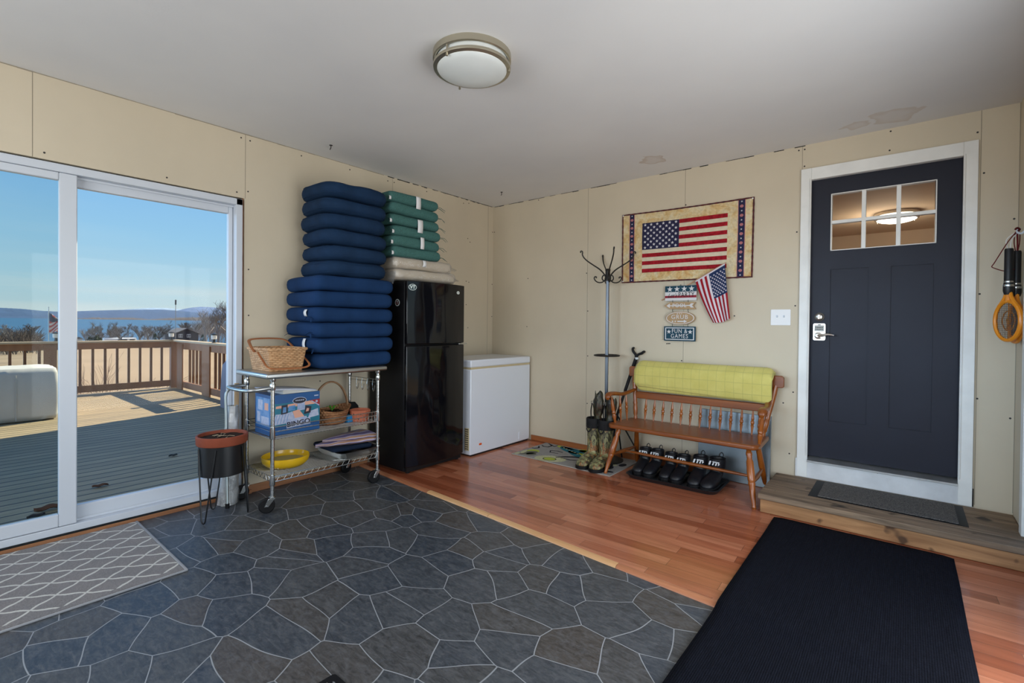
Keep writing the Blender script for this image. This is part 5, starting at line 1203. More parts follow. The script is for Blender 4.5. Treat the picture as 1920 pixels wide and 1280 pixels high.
s = MB(); s.tube([(4.170, -.245, 1.787), (4.140, -.235, 1.735), (4.085, -.225, 1.615), (4.077, -.222, 1.598), (4.090, -.222, 1.588), (4.125, -.218, 1.572), (4.165, -.195, 1.575), (4.180, -.18, 1.60), (4.182, -.20, 1.72), (4.174, -.245, 1.787)], .0042, 8, flat=.6)
o = s.build('strap', m_redc, None, loc=(4.13, -.22, 1.6)); o.name = 'wrist_strap'; tag(o, 'dark red wrist strap looped out to the left of the bug rackets', 'strap')

# ---------------------------------------------------------------- wooden step and mats
m_tread = wood('weathered_pine_tread', (.10, .068, .044), (.29, .20, .128), 'x', 26, .7, 11, .3, knots=(7, .64)); m_risr = wood('pine_riser', (.21, .095, .036), (.43, .23, .10), 'x', 24, .55, 11, .2, knots=(9, .64))
t = thing('wooden_step', 'low weathered pine step below the charcoal door', 'step', (3.58, -.31, 0))
for y0, y1 in ((-.622, -.492), (-.490, -.345), (-.343, -.175), (-.173, -.022)):
    b = MB(); b.box(2.945, W-.003, y0, y1, .090, .127); b.build('tread_board', m_tread, t, bevel=.005)
b = MB(); b.box(2.957, W-.003, -.606, -.572, .0004, .0898); b.build('riser', m_risr, t, bevel=.004)
b = MB(); b.box(2.957, 2.99, -.571, -.022, .0004, .0898); b.build('side_board', m_risr, t, bevel=.003)
def mk_loop(name, c1, c2, sc_=160):
    m, nt, b = new_mat(name); v = coords(nt); n = noise_t(nt, v, sc_, 4, .7); nt.links.new(ramp(nt, n, [(.38, c1), (.62, c2)]), b.inputs['Base Color']); b.inputs['Roughness'].default_value = .95; bump(nt, b, n, .8, .006); return m
t = thing('step_mat', 'narrow charcoal loop mat lying on the wooden step', 'mat', (3.6, -.25, .127))
b = MB(); b.box(3.212, 3.985, -.455, -.048, .1273, .1295); b.build('backing', m_rubber, t)
b = MB(); b.box(3.262, 3.945, -.440, -.056, .1294, .1355); b.build('pile', mk_loop('charcoal_loop_pile', (.035, .034, .034), (.17, .155, .14)), t, bevel=.003)
def mk_rib():
    m, nt, b = new_mat('black_ribbed_carpet'); v = coords(nt); sp = nt.nodes.new('ShaderNodeSeparateXYZ'); nt.links.new(v, sp.inputs[0])
    w = math_n(nt, 'SINE', math_n(nt, 'MULTIPLY', sp.outputs[0], 2*PI/.0075)); n = noise_t(nt, v, 190, 4, .7); n2 = noise_t(nt, coords(nt, (9, 1, 1)), 14, 3)
    c = ramp(nt, math_n(nt, 'MULTIPLY_ADD', w, .05, n), [(.35, (.0025, .003, .0055)), (.75, (.011, .013, .021))]); c = mix(nt, .6, c, ramp(nt, n2, [(.3, (.6, .6, .65)), (.7, (1.3, 1.3, 1.3))]), 'MULTIPLY'); nt.links.new(c, b.inputs['Base Color']); b.inputs['Specular IOR Level'].default_value = .08; b.inputs['Roughness'].default_value = .95; bump(nt, b, math_n(nt, 'MULTIPLY_ADD', w, .28, n), .6, .004); return m
t = thing('black_runner', 'large black ribbed runner mat on the wood floor in front of the step', 'mat', (3.49, -1.6, 0))
def rz__(x, y):
    e = sy(x)-.012; z = .0004
    if y < e: z = max(TF+.0005, .0004-(e-y)*.25)
    return z
prof = []
b = MB(); nx, ny = 20, 60
def edge(y): return .006*noise.noise(Vector((y*2.2, 4, 1)))
def rtop(u, v):
    y = -.678-2.4*v; x0 = 3.060+.014*v+edge(y); x1 = 3.912+edge(y+9)*.6; x = x0+(x1-x0)*u
    if v < .02:   # rounded far corners
        e = min(u, 1-u)*(x1-x0); y -= max(0, .022-e)*.7
    return x, y
b.grid(lambda u, v: (*rtop(u, v), rz__(*rtop(u, v))+.009), nx, ny)
o = b.build('pile', mk_rib(), t, ang=80); sm = o.modifiers.new('thick', 'SOLIDIFY'); sm.thickness = .0085; sm.offset = -1
b = MB(); b.prism(rrect(.30, .30, .012, 4), .006, 0, Matrix.Translation((2.154+.15, -3.232-.15, TF+.0003)))
for i in range(26):
    fx, fy = 2.154+.02+rnd.random()*.10, -3.232-.02-rnd.random()*.10; b.box(fx, fx+.002+rnd.random()*.006, fy, fy+.002+rnd.random()*.004, TF+.0063, TF+.0066, 1)
o = b.build('doormat', [m_rubber, M('mat_grey_flecks', (.25, .26, .27), .8)], None, loc=(2.3, -3.38, TF)); tag(o, 'corner of a small black mat on the slate floor at the bottom edge', 'mat')
# ---------------------------------------------------------------- camera
CF, CYAW, CPIT, CROL, CPX, CPY = 901.3185, .6878382, -.009703592, .009954433, 960.0, 618.52
CP = Vector((3.702148, -4.146267, 1.230546))
cam = bpy.data.cameras.new('camera'); co = bpy.data.objects.new('camera', cam); COL.objects.link(co); sc.camera = co
cd = Vector((-math.sin(CYAW)*math.cos(CPIT), math.cos(CYAW)*math.cos(CPIT), math.sin(CPIT))); cr0 = Vector((math.cos(CYAW), math.sin(CYAW), 0)); cu0 = cr0.cross(cd)
cr_ = cr0*math.cos(CROL)+cu0*math.sin(CROL); cu_ = -cr0*math.sin(CROL)+cu0*math.cos(CROL)
co.matrix_world = Matrix(((cr_.x, cu_.x, -cd.x, CP.x), (cr_.y, cu_.y, -cd.y, CP.y), (cr_.z, cu_.z, -cd.z, CP.z), (0, 0, 0, 1)))
cam.sensor_fit = 'HORIZONTAL'; cam.sensor_width = 36; cam.lens = CF/1920*36; cam.shift_x = 0; cam.shift_y = -(640-CPY)/1920; cam.clip_start = .05; cam.clip_end = 20000
def at(px, py, X):      # the point on the plane x = X that the photograph shows at this pixel
    v = cd+cr_*((px-CPX)/CF)-cu_*((py-CPY)/CF); return CP+v*((X-CP.x)/v.x)

# ---------------------------------------------------------------- deck
def mk_deck():
    m, nt, b = new_mat('weathered_deck_boards'); v = coords(nt); sp = nt.nodes.new('ShaderNodeSeparateXYZ'); nt.links.new(v, sp.inputs[0])
    k = math_n(nt, 'MULTIPLY', sp.outputs[0], 1/.143); f = math_n(nt, 'ABSOLUTE', math_n(nt, 'SUBTRACT', math_n(nt, 'FRACT', math_n(nt, 'ADD', k, 500)), .5)); gap = math_n(nt, 'GREATER_THAN', f, .43)
    wn_ = nt.nodes.new('ShaderNodeTexWhiteNoise'); wn_.noise_dimensions = '1D'; nt.links.new(math_n(nt, 'FLOOR', k), wn_.inputs['W'])
    n = noise_t(nt, coords(nt, (1, .08, 1)), 30, 6, .65, .4); n2 = noise_t(nt, v, 1.3, 4)
    c = ramp(nt, n, [(.3, (.235, .18, .105)), (.7, (.385, .295, .175))]); c = mix(nt, .45, c, ramp(nt, wn_.outputs['Value'], [(0, (.75, .76, .78)), (1, (1.2, 1.18, 1.12))]), 'MULTIPLY'); c = mix(nt, .4, c, ramp(nt, n2, [(.3, (.75, .8, .82)), (.7, (1.15, 1.1, 1.05))]), 'MULTIPLY')
    c = mix(nt, gap, c, (.03, .028, .025)); nt.links.new(c, b.inputs['Base Color']); b.inputs['Roughness'].default_value = .62
    bump(nt, b, math_n(nt, 'MULTIPLY_ADD', n, .3, math_n(nt, 'MULTIPLY', gap, -1)), .35, .006); return m
ZD = -.1
struct(MB().box(-7.9, -.121, -9, 3, ZD-.16, ZD).build('deck_floor', mk_deck()))
m_rail = wood('red_brown_stained_rail', (.20, .082, .034), (.31, .140, .060), 'z', 9, .6); m_cap = wood('weathered_rail_cap', (.36, .27, .17), (.50, .40, .27), 'y', 10, .65)
m_bal = wood('stained_baluster', (.12, .05, .022), (.19, .082, .036), 'z', 9, .6)
t = thing('deck_railing', 'long red brown wooden railing along the far edge of the deck', 'railing', (-7.8, -4, ZD)); xr = -7.8
b = MB(); b.box(xr-.09, xr+.07, -8.6, -.86, .835, .870); b.build('cap_rail', m_cap, t, bevel=.004)
b = MB(); b.box(xr-.02, xr+.018, -8.6, -.93, .72, .835); b.build('top_rail', m_rail, t, bevel=.003)
b = MB(); b.box(xr-.02, xr+.018, -8.6, -.93, -.06, .06); b.build('bottom_rail', m_rail, t, bevel=.003)
for y in (-.95, -2.79, -4.65, -6.5): b = MB(); b.box(xr-.11, xr-.02, y-.07, y+.07, ZD-.1, .835) if y < -1 else b.box(xr-.06, xr+.06, y-.075, y+.06, ZD-.1, .835); b.build('post', m_rail, t, bevel=.004)
for y in (-2.79,): b = MB(); b.box(xr+.018, xr+.04, y-.085, y+.085, ZD+.0, .80); b.build('post', m_rail, t, bevel=.004)
y = -1.16
while y > -6.3:
    if abs(y+2.79) > .12: b = MB(); b.box(xr-.055, xr-.02, y-.018, y+.018, .0, .76); b.build('baluster', m_bal, t)
    y -= .176
t = thing('deck_railing', 'short red brown wooden railing on the right side of the deck, with a sunlit cap', 'railing', (-6.2, -.93, ZD)); yr = -.93
m_capx = wood('weathered_rail_cap_side', (.36, .27, .17), (.50, .40, .27), 'x', 10, .65)
b = MB(); b.box(-7.72, -4.95, yr-.07, yr+.09, .835, .870); b.build('cap_rail', m_capx, t, bevel=.004)
b = MB(); b.box(-7.70, -4.95, yr-.018, yr+.02, .70, .835); b.build('top_rail', m_rail, t, bevel=.003)
b = MB(); b.box(-7.70, -4.95, yr-.018, yr+.02, -.06, .06); b.build('bottom_rail', m_rail, t, bevel=.003)
for x0, x1 in ((-7.58, -7.28), (-6.20, -5.84)): b = MB(); b.box(x0, x1, yr-.045, yr-.018, ZD, .80); b.build('post', m_rail, t, bevel=.004)
x = -7.09
while x < -5.0:
    if not -6.25 < x < -5.8: b = MB(); b.box(x-.018, x+.018, yr+.02, yr+.055, .0, .76); b.build('baluster', m_bal, t)
    x += .187
m_ln = M('lantern_frosted', (.72, .72, .70), .4)
for i, (c, lab) in enumerate((((-7.72, -1.03, .8705), 'small black and white solar lantern on the railing corner'), ((-5.75, -.93, .8705), 'small black and white solar lantern on the short side railing'), ((-7.80, -2.714, .8705), 'small black and white solar lantern on the far railing, beside the flag'))):
    t = thing('solar_lantern', lab, 'lantern', c, 'solar lanterns on the railing')
    b = MB(); b.lathe([(0, 0), (.035, 0), (.035, .006), (.022, .012), (.022, .062), (0, .062)], c, 16); b.build('stem', m_black, t)
    b = MB(); b.lathe([(0, .062), (.038, .062), (.044, .075), (.044, .135), (0, .135)], c, 20); b.build('shade', m_ln, t)
    b = MB(); b.lathe([(0, .135), (.056, .135), (.056, .150), (.02, .165), (0, .165)], c, 20); b.build('cap', m_black, t)
# covered furniture
m_cov = M('pale_furniture_cover', (.50, .48, .45), .75, var=.07, vs=3)
t = thing('furniture_cover', 'pale grey box shaped furniture cover standing on the left of the deck', 'furniture cover', (-5.6, -4.2, ZD))
b = MB(); cushion(b, .86, 2.45, .68, .05, .015, .025, 41, .010, 5, 1); o = b.build('cover', m_cov, t, local=True, ang=80); o.location = (0, -.03, .355)
b = MB()
for y in (-3.42, -4.2, -5.0): b.tube([(-5.168, y, -.07), (-5.160, y, .25), (-5.166, y, .52)], .006, 5)
b.build('seam', m_cov, t)
t = thing('grill_cover', 'slate grey covered grill standing on the deck by the short railing', 'grill', (-4.50, -1.02, ZD))
b = MB(); sec = [(.20, .20, 0), (.205, .205, .2), (.18, .19, .55), (.17, .18, .66), (.11, .12, .76), (.0001, .0001, .78)]; vs = []; n = 24
for hx, hy, z in sec:
    for x, y in rrect(2*hx, 2*hy, min(hx, hy)*.5, 5): q = .012*noise.noise(Vector((x*8, y*8, z*6))); vs.append((-4.50+x*(1+q), -1.02+y*(1+q*2), ZD+z+.001))
n = len(rrect(1, 1, .2, 5)); fs = [(i*n+k, i*n+(k+1) % n, (i+1)*n+(k+1) % n, (i+1)*n+k) for i in range(len(sec)-1) for k in range(n)]+[tuple(range(n))]
b.add(vs, fs); b.build('cover', M('slate_grill_cover', (.22, .22, .27), .7, bmp=.1, bs=12), t, ang=80)
m_leaf = M('dead_leaf_brown', (.12, .05, .025), .8); m_leaf2 = M('dead_leaf_dark', (.035, .03, .028), .8)
for i, (c, s, m_, lab) in enumerate((((-1.90, -2.60), .036, m_leaf2, 'dark dead leaf lying on the deck near the planter'), ((-1.282, -3.265), .05, m_leaf, 'curled brown leaf lying on the deck in the middle of the sliding door'), ((-.93, -3.60), .08, m_leaf, 'brown leaf lying on the deck at the foot of the middle door post'), ((-.83, -3.68), .045, m_leaf2, 'smaller dark leaf on the deck left of the brown leaf at the middle door post'))):
    b = MB(); b.grid(lambda u, v: (c[0]+s*(u-.5)*1.2*math.sin(PI*(.15+.7*v)), c[1]+s*(v-.5)*2, ZD+.004+.35*s*(abs(u-.5)*1.3+.4*math.sin(v*5+i)**2)), 6, 8)
    o = b.build('dead_leaf', m_, None, loc=(c[0], c[1], ZD)); o.modifiers.new('thick', 'SOLIDIFY').thickness = .0015; tag(o, lab, 'leaf')

# ---------------------------------------------------------------- house bodies that shade the deck
m_side = M('pale_house_siding', (.48, .47, .44), .7)
struct(MB().box(-4.93, -.122, -.62, 7, -1.5, 3.9).build('wall_exterior', m_side))
struct(MB().box(-.12, 7, 3.75, 8, -1.5, 3.9).build('wall_exterior', m_side))

# ---------------------------------------------------------------- landscape
def mk_field():
    m, nt, b = new_mat('dry_winter_grass'); v = coords(nt); n = noise_t(nt, v, .12, 5, .6); n2 = noise_t(nt, coords(nt, (1.6, .25, 1)), 1.2, 4, .7)
    c = ramp(nt, n, [(.3, (.235, .165, .095)), (.7, (.30, .215, .13))]); c = mix(nt, .6, c, ramp(nt, n2, [(.3, (.78, .76, .72)), (.7, (1.12, 1.1, 1.05))]), 'MULTIPLY'); nt.links.new(c, b.inputs['Base Color']); b.inputs['Roughness'].default_value = .95; return m
b = MB()
def gz(x):
    for (xa, za), (xb, zb) in zip(((20, -1.3), (-8.2, -1.5), (-40, -2.2), (-110, -3.9), (-172, -5.7)), ((-8.2, -1.5), (-40, -2.2), (-110, -3.9), (-172, -5.7), (-190, -6.4))):
        if xb <= x <= xa: f = (x-xa)/(xb-xa); return za+(zb-za)*f
    return -6.4
xs = [20, -8, -14, -25, -40, -60, -85, -110, -140, -172, -185]
b.grid(lambda u, v: (xs[min(int(u*10+.001), 10)], -150+400*v, gz(xs[min(int(u*10+.001), 10)])+.25*noise.noise(Vector((u*9, v*14, 0)))*(1 if u > .25 else 0)), 10, 24)
struct(b.build('ground', mk_field()))
b = MB(); b.add([(-168, -500, -5.75), (-168, 900, -5.75), (-2700, 3000, 10.5), (-2700, -900, 10.5)], [(0, 1, 2, 3)])
m, nt, bb = new_mat('lake_water'); bb.inputs['Base Color'].default_value = (.018, .075, .150, 1); bb.inputs['Specular IOR Level'].default_value = .25; bb.inputs['Roughness'].default_value = .4
bump(nt, bb, noise_t(nt, coords(nt, (.3, .05, 1)), 1.0, 4), .6, .5); struct(b.build('lake', m))
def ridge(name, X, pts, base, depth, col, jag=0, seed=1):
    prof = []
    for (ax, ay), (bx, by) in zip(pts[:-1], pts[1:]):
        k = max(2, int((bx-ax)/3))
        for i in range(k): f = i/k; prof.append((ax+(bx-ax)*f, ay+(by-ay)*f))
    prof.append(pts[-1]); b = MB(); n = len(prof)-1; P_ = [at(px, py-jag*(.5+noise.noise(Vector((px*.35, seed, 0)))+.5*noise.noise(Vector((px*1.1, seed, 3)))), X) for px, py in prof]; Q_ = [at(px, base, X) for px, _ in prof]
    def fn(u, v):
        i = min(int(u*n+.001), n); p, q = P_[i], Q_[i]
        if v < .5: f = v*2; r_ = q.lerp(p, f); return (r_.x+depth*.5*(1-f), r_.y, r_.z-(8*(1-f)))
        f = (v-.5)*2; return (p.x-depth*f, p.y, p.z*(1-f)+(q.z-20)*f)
    b.grid(fn, n, 6); return struct(b.build(name, M(name+'_forest_haze', col, .95, var=.16, vs=.02), ang=80))  # the hills' col is forest with distance haze mixed in
ridge('hills', -3000, [(-400, 566), (-200, 570), (0, 577), (40, 579), (75, 582.5), (110, 584.5), (145, 583.5), (190, 582), (240, 580.8), (300, 580.2), (330, 582), (360, 585), (400, 588), (470, 590), (700, 586)], 601, 900, (.045, .085, .165), .5, 2)  # blue base colour carries the distance haze
ridge('hills', -5200, [(310, 588), (331, 583), (345, 579), (360, 576.5), (378, 575), (398, 576), (420, 578.5), (450, 582), (520, 585)], 603, 900, (.12, .18, .30), .4, 5)  # paler blue, more of the haze put into the colour
ridge('hills', -6500, [(180, 585), (230, 580.5), (262, 578), (285, 576.8), (310, 577.3), (335, 579), (380, 584)], 602, 900, (.24, .33, .43), .2, 8)  # farthest ridge, its pale colour is mostly haze
ridge('shore', -2400, [(120, 600), (146, 597.5), (175, 596), (200, 596.5), (235, 596), (262, 597.5), (280, 599), (300, 598), (340, 596), (400, 595), (470, 594), (520, 594)], 602.5, 120, (.095, .085, .085), 1.6, 11)
# bare trees by the lake
m_bark = M('grey_bark', (.13, .11, .10), .9); m_bark2 = M('pale_bark', (.22, .20, .19), .9)
def grow(b, p, d, L, r, lv, rg, sp, mn):
    k = 3; pts = [p]; q = p; dd = d
    for i in range(k):
        dd = (dd+Vector((rg.uniform(-.22, .22), rg.uniform(-.22, .22), rg.uniform(-.05, .16)))).normalized(); q = q+dd*(L/k); pts.append(q)
    b.tube(pts, [r, r*.85, r*.7, r*.5], 4 if lv > 1 else 3, sm=0)
    if lv == 0: return
    for i in range(rg.randint(3, 5) if lv > 1 else rg.randint(4, 6)):
        f = rg.uniform(.35, 1.0); j = min(int(f*k), k-1); s = pts[j].lerp(pts[j+1], f*k-j); a = rg.uniform(0, 6.28)
        o_ = Vector((math.cos(a), math.sin(a), rg.uniform(-.1, .55))); nd_ = (dd+o_*sp).normalized(); grow(b, s, nd_, L*rg.uniform(.52, .78), max(mn, r*.52), lv-1, rg, sp, mn)
def tree(px, py0, py1, X, label, seed, sp=.9, m_=None, lv=4, cat='tree', name='bare_tree', grp='bare trees by the lake'):
    p0, p1 = at(px, py0, X), at(px, py1, X); p0.z = min(gz(X), p0.z); h = p1.z-p0.z; rg = random.Random(seed); b = MB(); mn = .030*abs(X)/150
    grow(b, p0, Vector((0, 0, 1)), h*.34, h*.024+mn*.5, lv, rg, sp*1.15, mn)
    zs = max(v[2] for v in b.v)-p0.z; b.v = [(p0.x+(x-p0.x)*1.25, p0.y+(y-p0.y)*1.25, p0.z+(z-p0.z)*h/zs) for x, y, z in b.v]
    o = b.build(name, m_ or m_bark, None, loc=tuple(p0)); tag(o, label, cat, grp); return o
tree(172, 638, 601, -135, 'slim bare tree at the lake, just right of the middle door post', 3)
tree(188, 638, 603, -140, 'bare tree at the lake behind the left end of the white trailer', 4)
tree(203, 638, 602, -140, 'bare tree at the lake behind the middle of the white trailer', 5)
tree(227, 638, 606, -120, 'round crowned bare tree in front of the white trailer', 6, 1.1)
tree(264, 639, 605, -135, 'bare tree at the lake just right of the white trailer', 7)
tree(276, 639, 607, -140, 'low spreading bare tree at the lake between trailer and dark shrub', 8, 1.2)
tree(301, 639, 597, -115, 'tall bare tree at the lake left of the dark grey cottage', 9, .9)
tree(340, 634, 602, -125, 'bare tree rising behind the left roof slope of the dark grey cottage', 10)
tree(358, 634, 603, -125, 'bare tree rising behind the right roof slope of the dark grey cottage', 11)
tree(386, 640, 574, -95, 'tall pale bare tree right of the dark grey cottage', 12, .7, m_bark2)
tree(408, 640, 562, -90, 'tallest pale bare tree, behind the lantern on the side railing', 13, .7, m_bark2)
tree(426, 642, 558, -90, 'pale bare tree nearest the right frame of the sliding door', 14, .7, m_bark2)
tree(50, 640, 605, -100, 'wide bare tree left of the flagpole beyond the deck', 15, 1.2)
tree(20, 640, 607, -110, 'bare tree at the far left beyond the deck railing', 16, 1.2, m_bark2)
# thicket and brush nobody could count
rg = random.Random(5); b = MB()
for i in range(95):
    px = rg.uniform(362, 445); X = rg.uniform(-190, -130); p0, p1 = at(px, 642, X), at(px, rg.uniform(583, 606), X); p0.z = min(p0.z, gz(X))
    grow(b, p0, Vector((0, 0, 1)), (p1.z-p0.z)*.5, .05, 2, rg, .6, .03)
tag(b.build('treeline', m_bark2, None), 'grey thicket of bare trees at the lake right of the dark cottage', 'treeline', None, 'stuff')
b = MB()
for i in range(48):
    px = rg.uniform(142, 325); X = rg.uniform(-168, -140); p0, p1 = at(px, 641, X), at(px, rg.uniform(604, 622), X); p0.z = gz(X)
    grow(b, p0, Vector((rg.uniform(-.15, .15), rg.uniform(-.15, .15), 1)).normalized(), (p1.z-p0.z)*.5, .05, 2, rg, .8, .026)
tag(b.build('treeline', M('brown_twig', (.16, .13, .11), .95), None), 'brown thicket of bare saplings along the lake shore behind the white trailer', 'treeline', None, 'stuff')
b = MB()
for i in range(150):
    px = rg.uniform(-30, 74); X = rg.uniform(-125, -90); top_ = 606+14*abs(px-38)/40*rg.uniform(.4, 1); p0, p1 = at(px, 641, X), at(px, rg.uniform(top_, 634), X); p0.z = gz(X)
    grow(b, p0, Vector((rg.uniform(-.2, .2), rg.uniform(-.2, .2), 1)).normalized(), (p1.z-p0.z)*.55, .05, 2, rg, .8, .03)
tag(b.build('brush', M('brown_brush', (.14, .11, .09), .95, var=.3, vs=.4), None), 'brown brush beyond the deck left of the flagpole', 'brush', None, 'stuff')
def bush(px, py0, py1, w, X, label, seed, m_):
    p0, p1 = at(px, py0, X), at(px, py1, X); p0.z = gz(X); rg = random.Random(seed); b = MB(); h = p1.z-p0.z; wd = w*abs(X)/901
    for i in range(160):
        a = rg.uniform(0, 6.28); z = rg.random(); r = wd*.5*(1-z)**.7*rg.uniform(.6, 1.05); c = p0+Vector((r*math.cos(a), r*math.sin(a), h*z)); s = wd*.11
        b.add([tuple(c+Vector((rg.uniform(-s, s), rg.uniform(-s, s), rg.uniform(-s, s)))) for _ in range(4)], [(0, 1, 2), (0, 2, 3), (0, 3, 1), (1, 3, 2)])
    b.tube([p0, p0+Vector((0, 0, h*.6))], wd*.04, 6)
    tag(b.build('evergreen_shrub', m_, None, loc=tuple(p0)), label, 'shrub')
m_ev = M('dark_evergreen', (.035, .045, .025), .9)
bush(291, 639, 625, 13, -112, 'dark evergreen shrub left of the tall bare tree at the lake', 1, m_ev); bush(183, 640, 630, 22, -118, 'low dark evergreen shrub behind the left end of the railing top', 2, m_ev); bush(168, 640, 631, 16, -118, 'small dark evergreen shrub beside the white shed', 3, m_ev); bush(380, 638, 627, 12, -112, 'dark evergreen shrub against the right side of the dark cottage', 4, m_ev)
# shrub just past the deck
p0 = at(212, 742, -9.2); p0.z = gz(-9.2); rg = random.Random(21); b = MB()
for i in range(16):
    a = rg.uniform(0, 6.28); grow(b, p0, Vector((.45*math.cos(a), .6*math.sin(a), 1)).normalized(), rg.uniform(.8, 1.25), .008, 2, rg, .5, .0035)
tag(b.build('bare_shrub', M('shrub_twig', (.20, .12, .085), .9), None, loc=tuple(p0)), 'leafless twiggy shrub showing through the far deck railing', 'shrub')
# cottage
t0 = at(327, 637, -110); t1 = at(372, 637, -110); y0, y1 = t0.y, t1.y; ym = (y0+y1)/2; ze, zr, zb = -1.15, -.15, gz(-110)-.1
t = thing('cottage', 'small dark grey gabled cottage by the lake with two white framed windows', 'cottage', (-112, ym, gz(-110)))
m_ct = M('dark_grey_boards', (.045, .043, .055), .8); m_rf = M('grey_shingle_roof', (.16, .15, .15), .85)
b = MB(); mx = Matrix(((0, 0, -1, -110), (1, 0, 0, 0), (0, 1, 0, 0), (0, 0, 0, 1))); b.prism([(y0, zb), (y1, zb), (y1, ze), (ym, zr), (y0, ze)], 6, 0, mx); b.build('wall', m_ct, t)
for s in (-1, 1):
    b = MB(); ya = ym+s*(y1-ym+.28); b.add([(-109.7, ym, zr+.02), (-109.7, ya, ze-.10), (-116.3, ya, ze-.10), (-116.3, ym, zr+.02), (-109.7, ym, zr+.16), (-109.7, ya, ze+.04), (-116.3, ya, ze+.04), (-116.3, ym, zr+.16)], [(3, 2, 1, 0), (4, 5, 6, 7), (0, 1, 5, 4), (1, 2, 6, 5), (2, 3, 7, 6), (3, 0, 4, 7)]); b.build('roof', m_rf, t)
for px in (338.8, 354):
    c = at(px, 629.3, -109.9); b = MB(); s_ = .33; b.box(-110, -109.93, c.y-s_, c.y+s_, c.z-s_, c.z+s_); b.box(-109.93, -109.90, c.y-.03, c.y+.03, c.z-s_, c.z+s_); o = b.build('window', m_white, t)
    b = MB()
    for k in (-1, 1): b.box(-109.93, -109.915, c.y+k*.165-.12, c.y+k*.165+.12, c.z-.25, c.z+.25)
    b.build('pane', M('dark_pane', (.10, .11, .12), .2), o)
# trailer and shed
p, q = at(195, 640, -138), at(256, 640, -138); top_ = at(225, 633.6, -138).z
t = thing('trailer', 'long low white trailer parked by the lake beyond the far railing', 'trailer', (-139, (p.y+q.y)/2, gz(-138)))
b = MB(); b.box(-140.4, -138, p.y, q.y, gz(-138)+.5, top_); b.build('body', M('trailer_white', (.80, .80, .78), .5), t, bevel=.15)
for f in (.5, .62, .86): b = MB(); yy = p.y+(q.y-p.y)*f; b.box(-137.99, -137.95, yy-.5, yy+.5, top_-.65, top_-.3); b.build('window', m_black, t)
for f in (.3, .36): b = MB(); yy = p.y+(q.y-p.y)*f; b.tube([(-138.05, yy, gz(-138)+.35), (-138.3, yy, gz(-138)+.35)], .34, 14); b.build('wheel', m_rubber, t)
p, q = at(140, 640, -120), at(154.5, 640, -120); top_ = at(150, 632, -120).z; ym = (p.y+q.y)/2
t = thing('shed', 'small white shed by the lake just right of the middle door post', 'shed', (-121, ym, gz(-120)))
b = MB(); b.box(-122, -120, p.y, q.y, gz(-120)-.1, top_-.25); b.build('wall', M('shed_white', (.66, .66, .62), .7), t)
b = MB(); b.prism([(p.y-.15, top_-.27), (q.y+.15, top_-.27), (ym, top_+.05)], 2.3, 0, Matrix(((0, 0, -1, -119.85), (1, 0, 0, 0), (0, 1, 0, 0), (0, 0, 0, 1)))); b.build('roof', m_rf, t)
# flagpole
p = at(93, 640, -60); tp = at(91.2, 577, -60); zg = gz(-60)
t = thing('flagpole', 'flagpole with a drooping striped flag beyond the deck left of the middle door post', 'flagpole', (-60, tp.y, zg))
b = MB(); b.tube([(-60, tp.y, zg), (-60, tp.y, tp.z)], .035, 8); b.lathe([(0, 0), (.06, .03), (.05, .09), (0, .11)], (-60, tp.y, tp.z), 10); b.build('pole', M('flagpole_grey', (.40, .42, .42), .4, .5), t)
zt, zl = at(91, 585, -60).z, at(91, 623, -60).z
def ff(u, v):
    w_ = 1.0*(.25+.95*math.sin(min(1, v*1.5)*PI*.55))*(1-.35*max(0, v-.6)/.4); return (-60+.12*math.sin(u*9+v*3), tp.y+.04+u*w_*(.9), zt+(zl-zt)*v-.35*u*(1-v)-.10*math.sin(u*7))
b = MB(); b.grid(ff, 26, 26, 0, lambda u, v: 2 if (v < .42 and u < .75 and v < .48) else (0 if int((u*.5+v)*9) % 2 == 0 else 1)); o = b.build('flag', [M('faded_flag_red', (.50, .10, .10), .8), M('faded_flag_white', (.68, .62, .60), .8), M('faded_flag_blue', (.05, .07, .12), .8)], t, ang=80); o.modifiers.new('thick', 'SOLIDIFY').thickness = .01
p = at(329, 640, -60); tp = at(329.3, 562, -60)
t = thing('bird_pole', 'thin tall pole with a dark box on top, left of the cottage', 'pole', (-60, p.y, zg))
b = MB(); b.tube([(-60, p.y, zg), (-60, tp.y, tp.z)], .03, 8); b.build('pole', M('weathered_pole', (.22, .22, .22), .7), t)
b = MB(); b.box(-60.07, -59.93, tp.y-.06, tp.y+.06, tp.z-.55, tp.z); b.build('box_top', m_black, t)

# ---------------------------------------------------------------- light
w = bpy.data.worlds.new('sky'); sc.world = w; w.use_nodes = True; nt = w.node_tree; bg = nt.nodes['Background']
tc = nt.nodes.new('ShaderNodeTexCoord'); sp = nt.nodes.new('ShaderNodeSeparateXYZ'); nt.links.new(tc.outputs['Generated'], sp.inputs[0])
sky = ramp(nt, math_n(nt, 'MULTIPLY_ADD', sp.outputs[2], .5, .5), [(.49, (.40, .48, .50)), (.505, (.56, .70, .74)), (.53, (.46, .68, .79)), (.57, (.33, .61, .85)), (.62, (.24, .51, .86)), (.75, (.16, .36, .76)), (1, (.12, .28, .68))])
cv = nt.nodes.new('ShaderNodeMapping'); cv.inputs['Scale'].default_value = (1.2, 1.2, 16); nt.links.new(tc.outputs['Generated'], cv.inputs['Vector'])
cn = noise_t(nt, cv.outputs[0], 1.6, 5, .55)
low_ = ramp(nt, sp.outputs[2], [(.0, 1), (.055, .9), (.10, .15), (.5, .1)])
cl = math_n(nt, 'MULTIPLY', ramp(nt, cn, [(.42, 0), (.66, .75)]), low_)
vd = nd(nt, 'ShaderNodeVectorMath', operation='DOT_PRODUCT'); vd.inputs[1].default_value = Vector((-.50, -.866, 0)).normalized(); nt.links.new(tc.outputs['Generated'], vd.inputs[0])
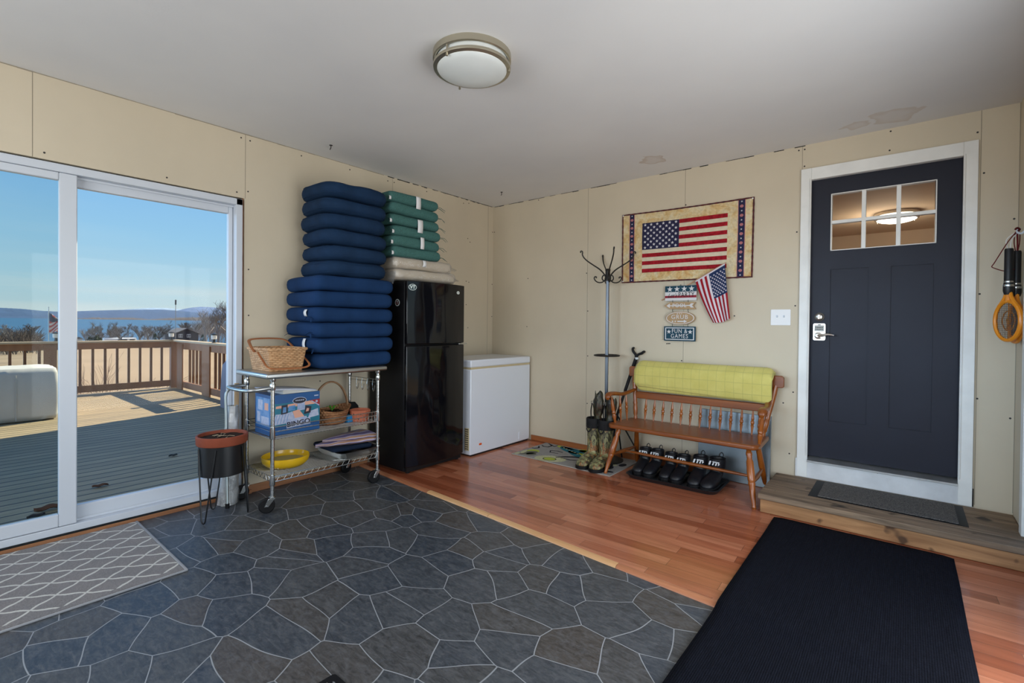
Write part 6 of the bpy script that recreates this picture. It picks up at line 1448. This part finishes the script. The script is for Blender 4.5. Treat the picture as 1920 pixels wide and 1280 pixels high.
fill_mask = ramp(nt, vd.outputs['Value'], [(.76, 0), (.90, .9), (1, 1)]); fill_mask = math_n(nt, 'MULTIPLY', fill_mask, math_n(nt, 'MULTIPLY', ramp(nt, cn, [(.25, .75), (.6, 1)]), ramp(nt, sp.outputs[2], [(0, .7), (.02, 1), (.13, .8), (.24, 0)])))     # bright patch added to the unseen sky, to light the cushion sides
skyc = mix(nt, cl, sky, (.70, .77, .78)); fill_sky = nd(nt, 'ShaderNodeVectorMath', operation='SCALE'); fill_sky.inputs[0].default_value = (.50, .82, 1.22); nt.links.new(math_n(nt, 'MULTIPLY', fill_mask, 11), fill_sky.inputs['Scale'])
ad_ = nd(nt, 'ShaderNodeVectorMath', operation='ADD'); nt.links.new(skyc, ad_.inputs[0]); nt.links.new(fill_sky.outputs[0], ad_.inputs[1]); nt.links.new(ad_.outputs[0], bg.inputs[0]); bg.inputs[1].default_value = 1.0
sun = bpy.data.lights.new('sun', 'SUN'); so = bpy.data.objects.new('sun', sun); COL.objects.link(so); sun.energy = 10.5; sun.angle = R(.55); sun.color = (1, .87, .66)
el_ = R(42); hx, hy = -.255, .967
so.rotation_euler = Vector((hx*math.cos(el_), hy*math.cos(el_), math.sin(el_))).to_track_quat('Z', 'Y').to_euler(); so.location = (-4, 6, 9)
def area(name, loc, aim, sx, sy_, power, col):
    l = bpy.data.lights.new(name, 'AREA'); l.shape = 'RECTANGLE'; l.size = sx; l.size_y = sy_; l.energy = power; l.color = col
    o = bpy.data.objects.new(name, l); COL.objects.link(o); o.location = loc; o.rotation_euler = (Vector(aim)).to_track_quat('-Z', 'Z').to_euler(); return o
area('daylight_right_door', (W+.045, (RY0+RY1)/2, RZ1/2+.04), (-1, 0, 0), RY1-RY0-.2, RZ1-.2, 103, (.93, .97, 1))
area('front_fill_light', ((FX0+FX1)/2, YF-.05, (FZ0+FZ1)/2), (0, 1, 0), FX1-FX0-.15, FZ1-FZ0-.15, 68, (.93, .97, 1))  # fill lamp in the added window, brightens the room from behind the camera
hlp = bpy.data.lights.new('hall_lamp', 'POINT'); ho = bpy.data.objects.new('hall_lamp', hlp); COL.objects.link(ho); ho.location = (3.52, 2.35, 2.2); hlp.energy = 14; hlp.color = (1, .82, .62); hlp.shadow_soft_size = .2
vs_ = sc.view_settings; vs_.view_transform = 'Standard'; vs_.look = 'None'; vs_.gamma = 1; vs_.use_curve_mapping = False; vs_.exposure = 0
sc.cycles.max_bounces = 8; sc.cycles.diffuse_bounces = 5; sc.cycles.transparent_max_bounces = 24; sc.cycles.use_denoising = True; sc.cycles.sample_clamp_indirect = 6
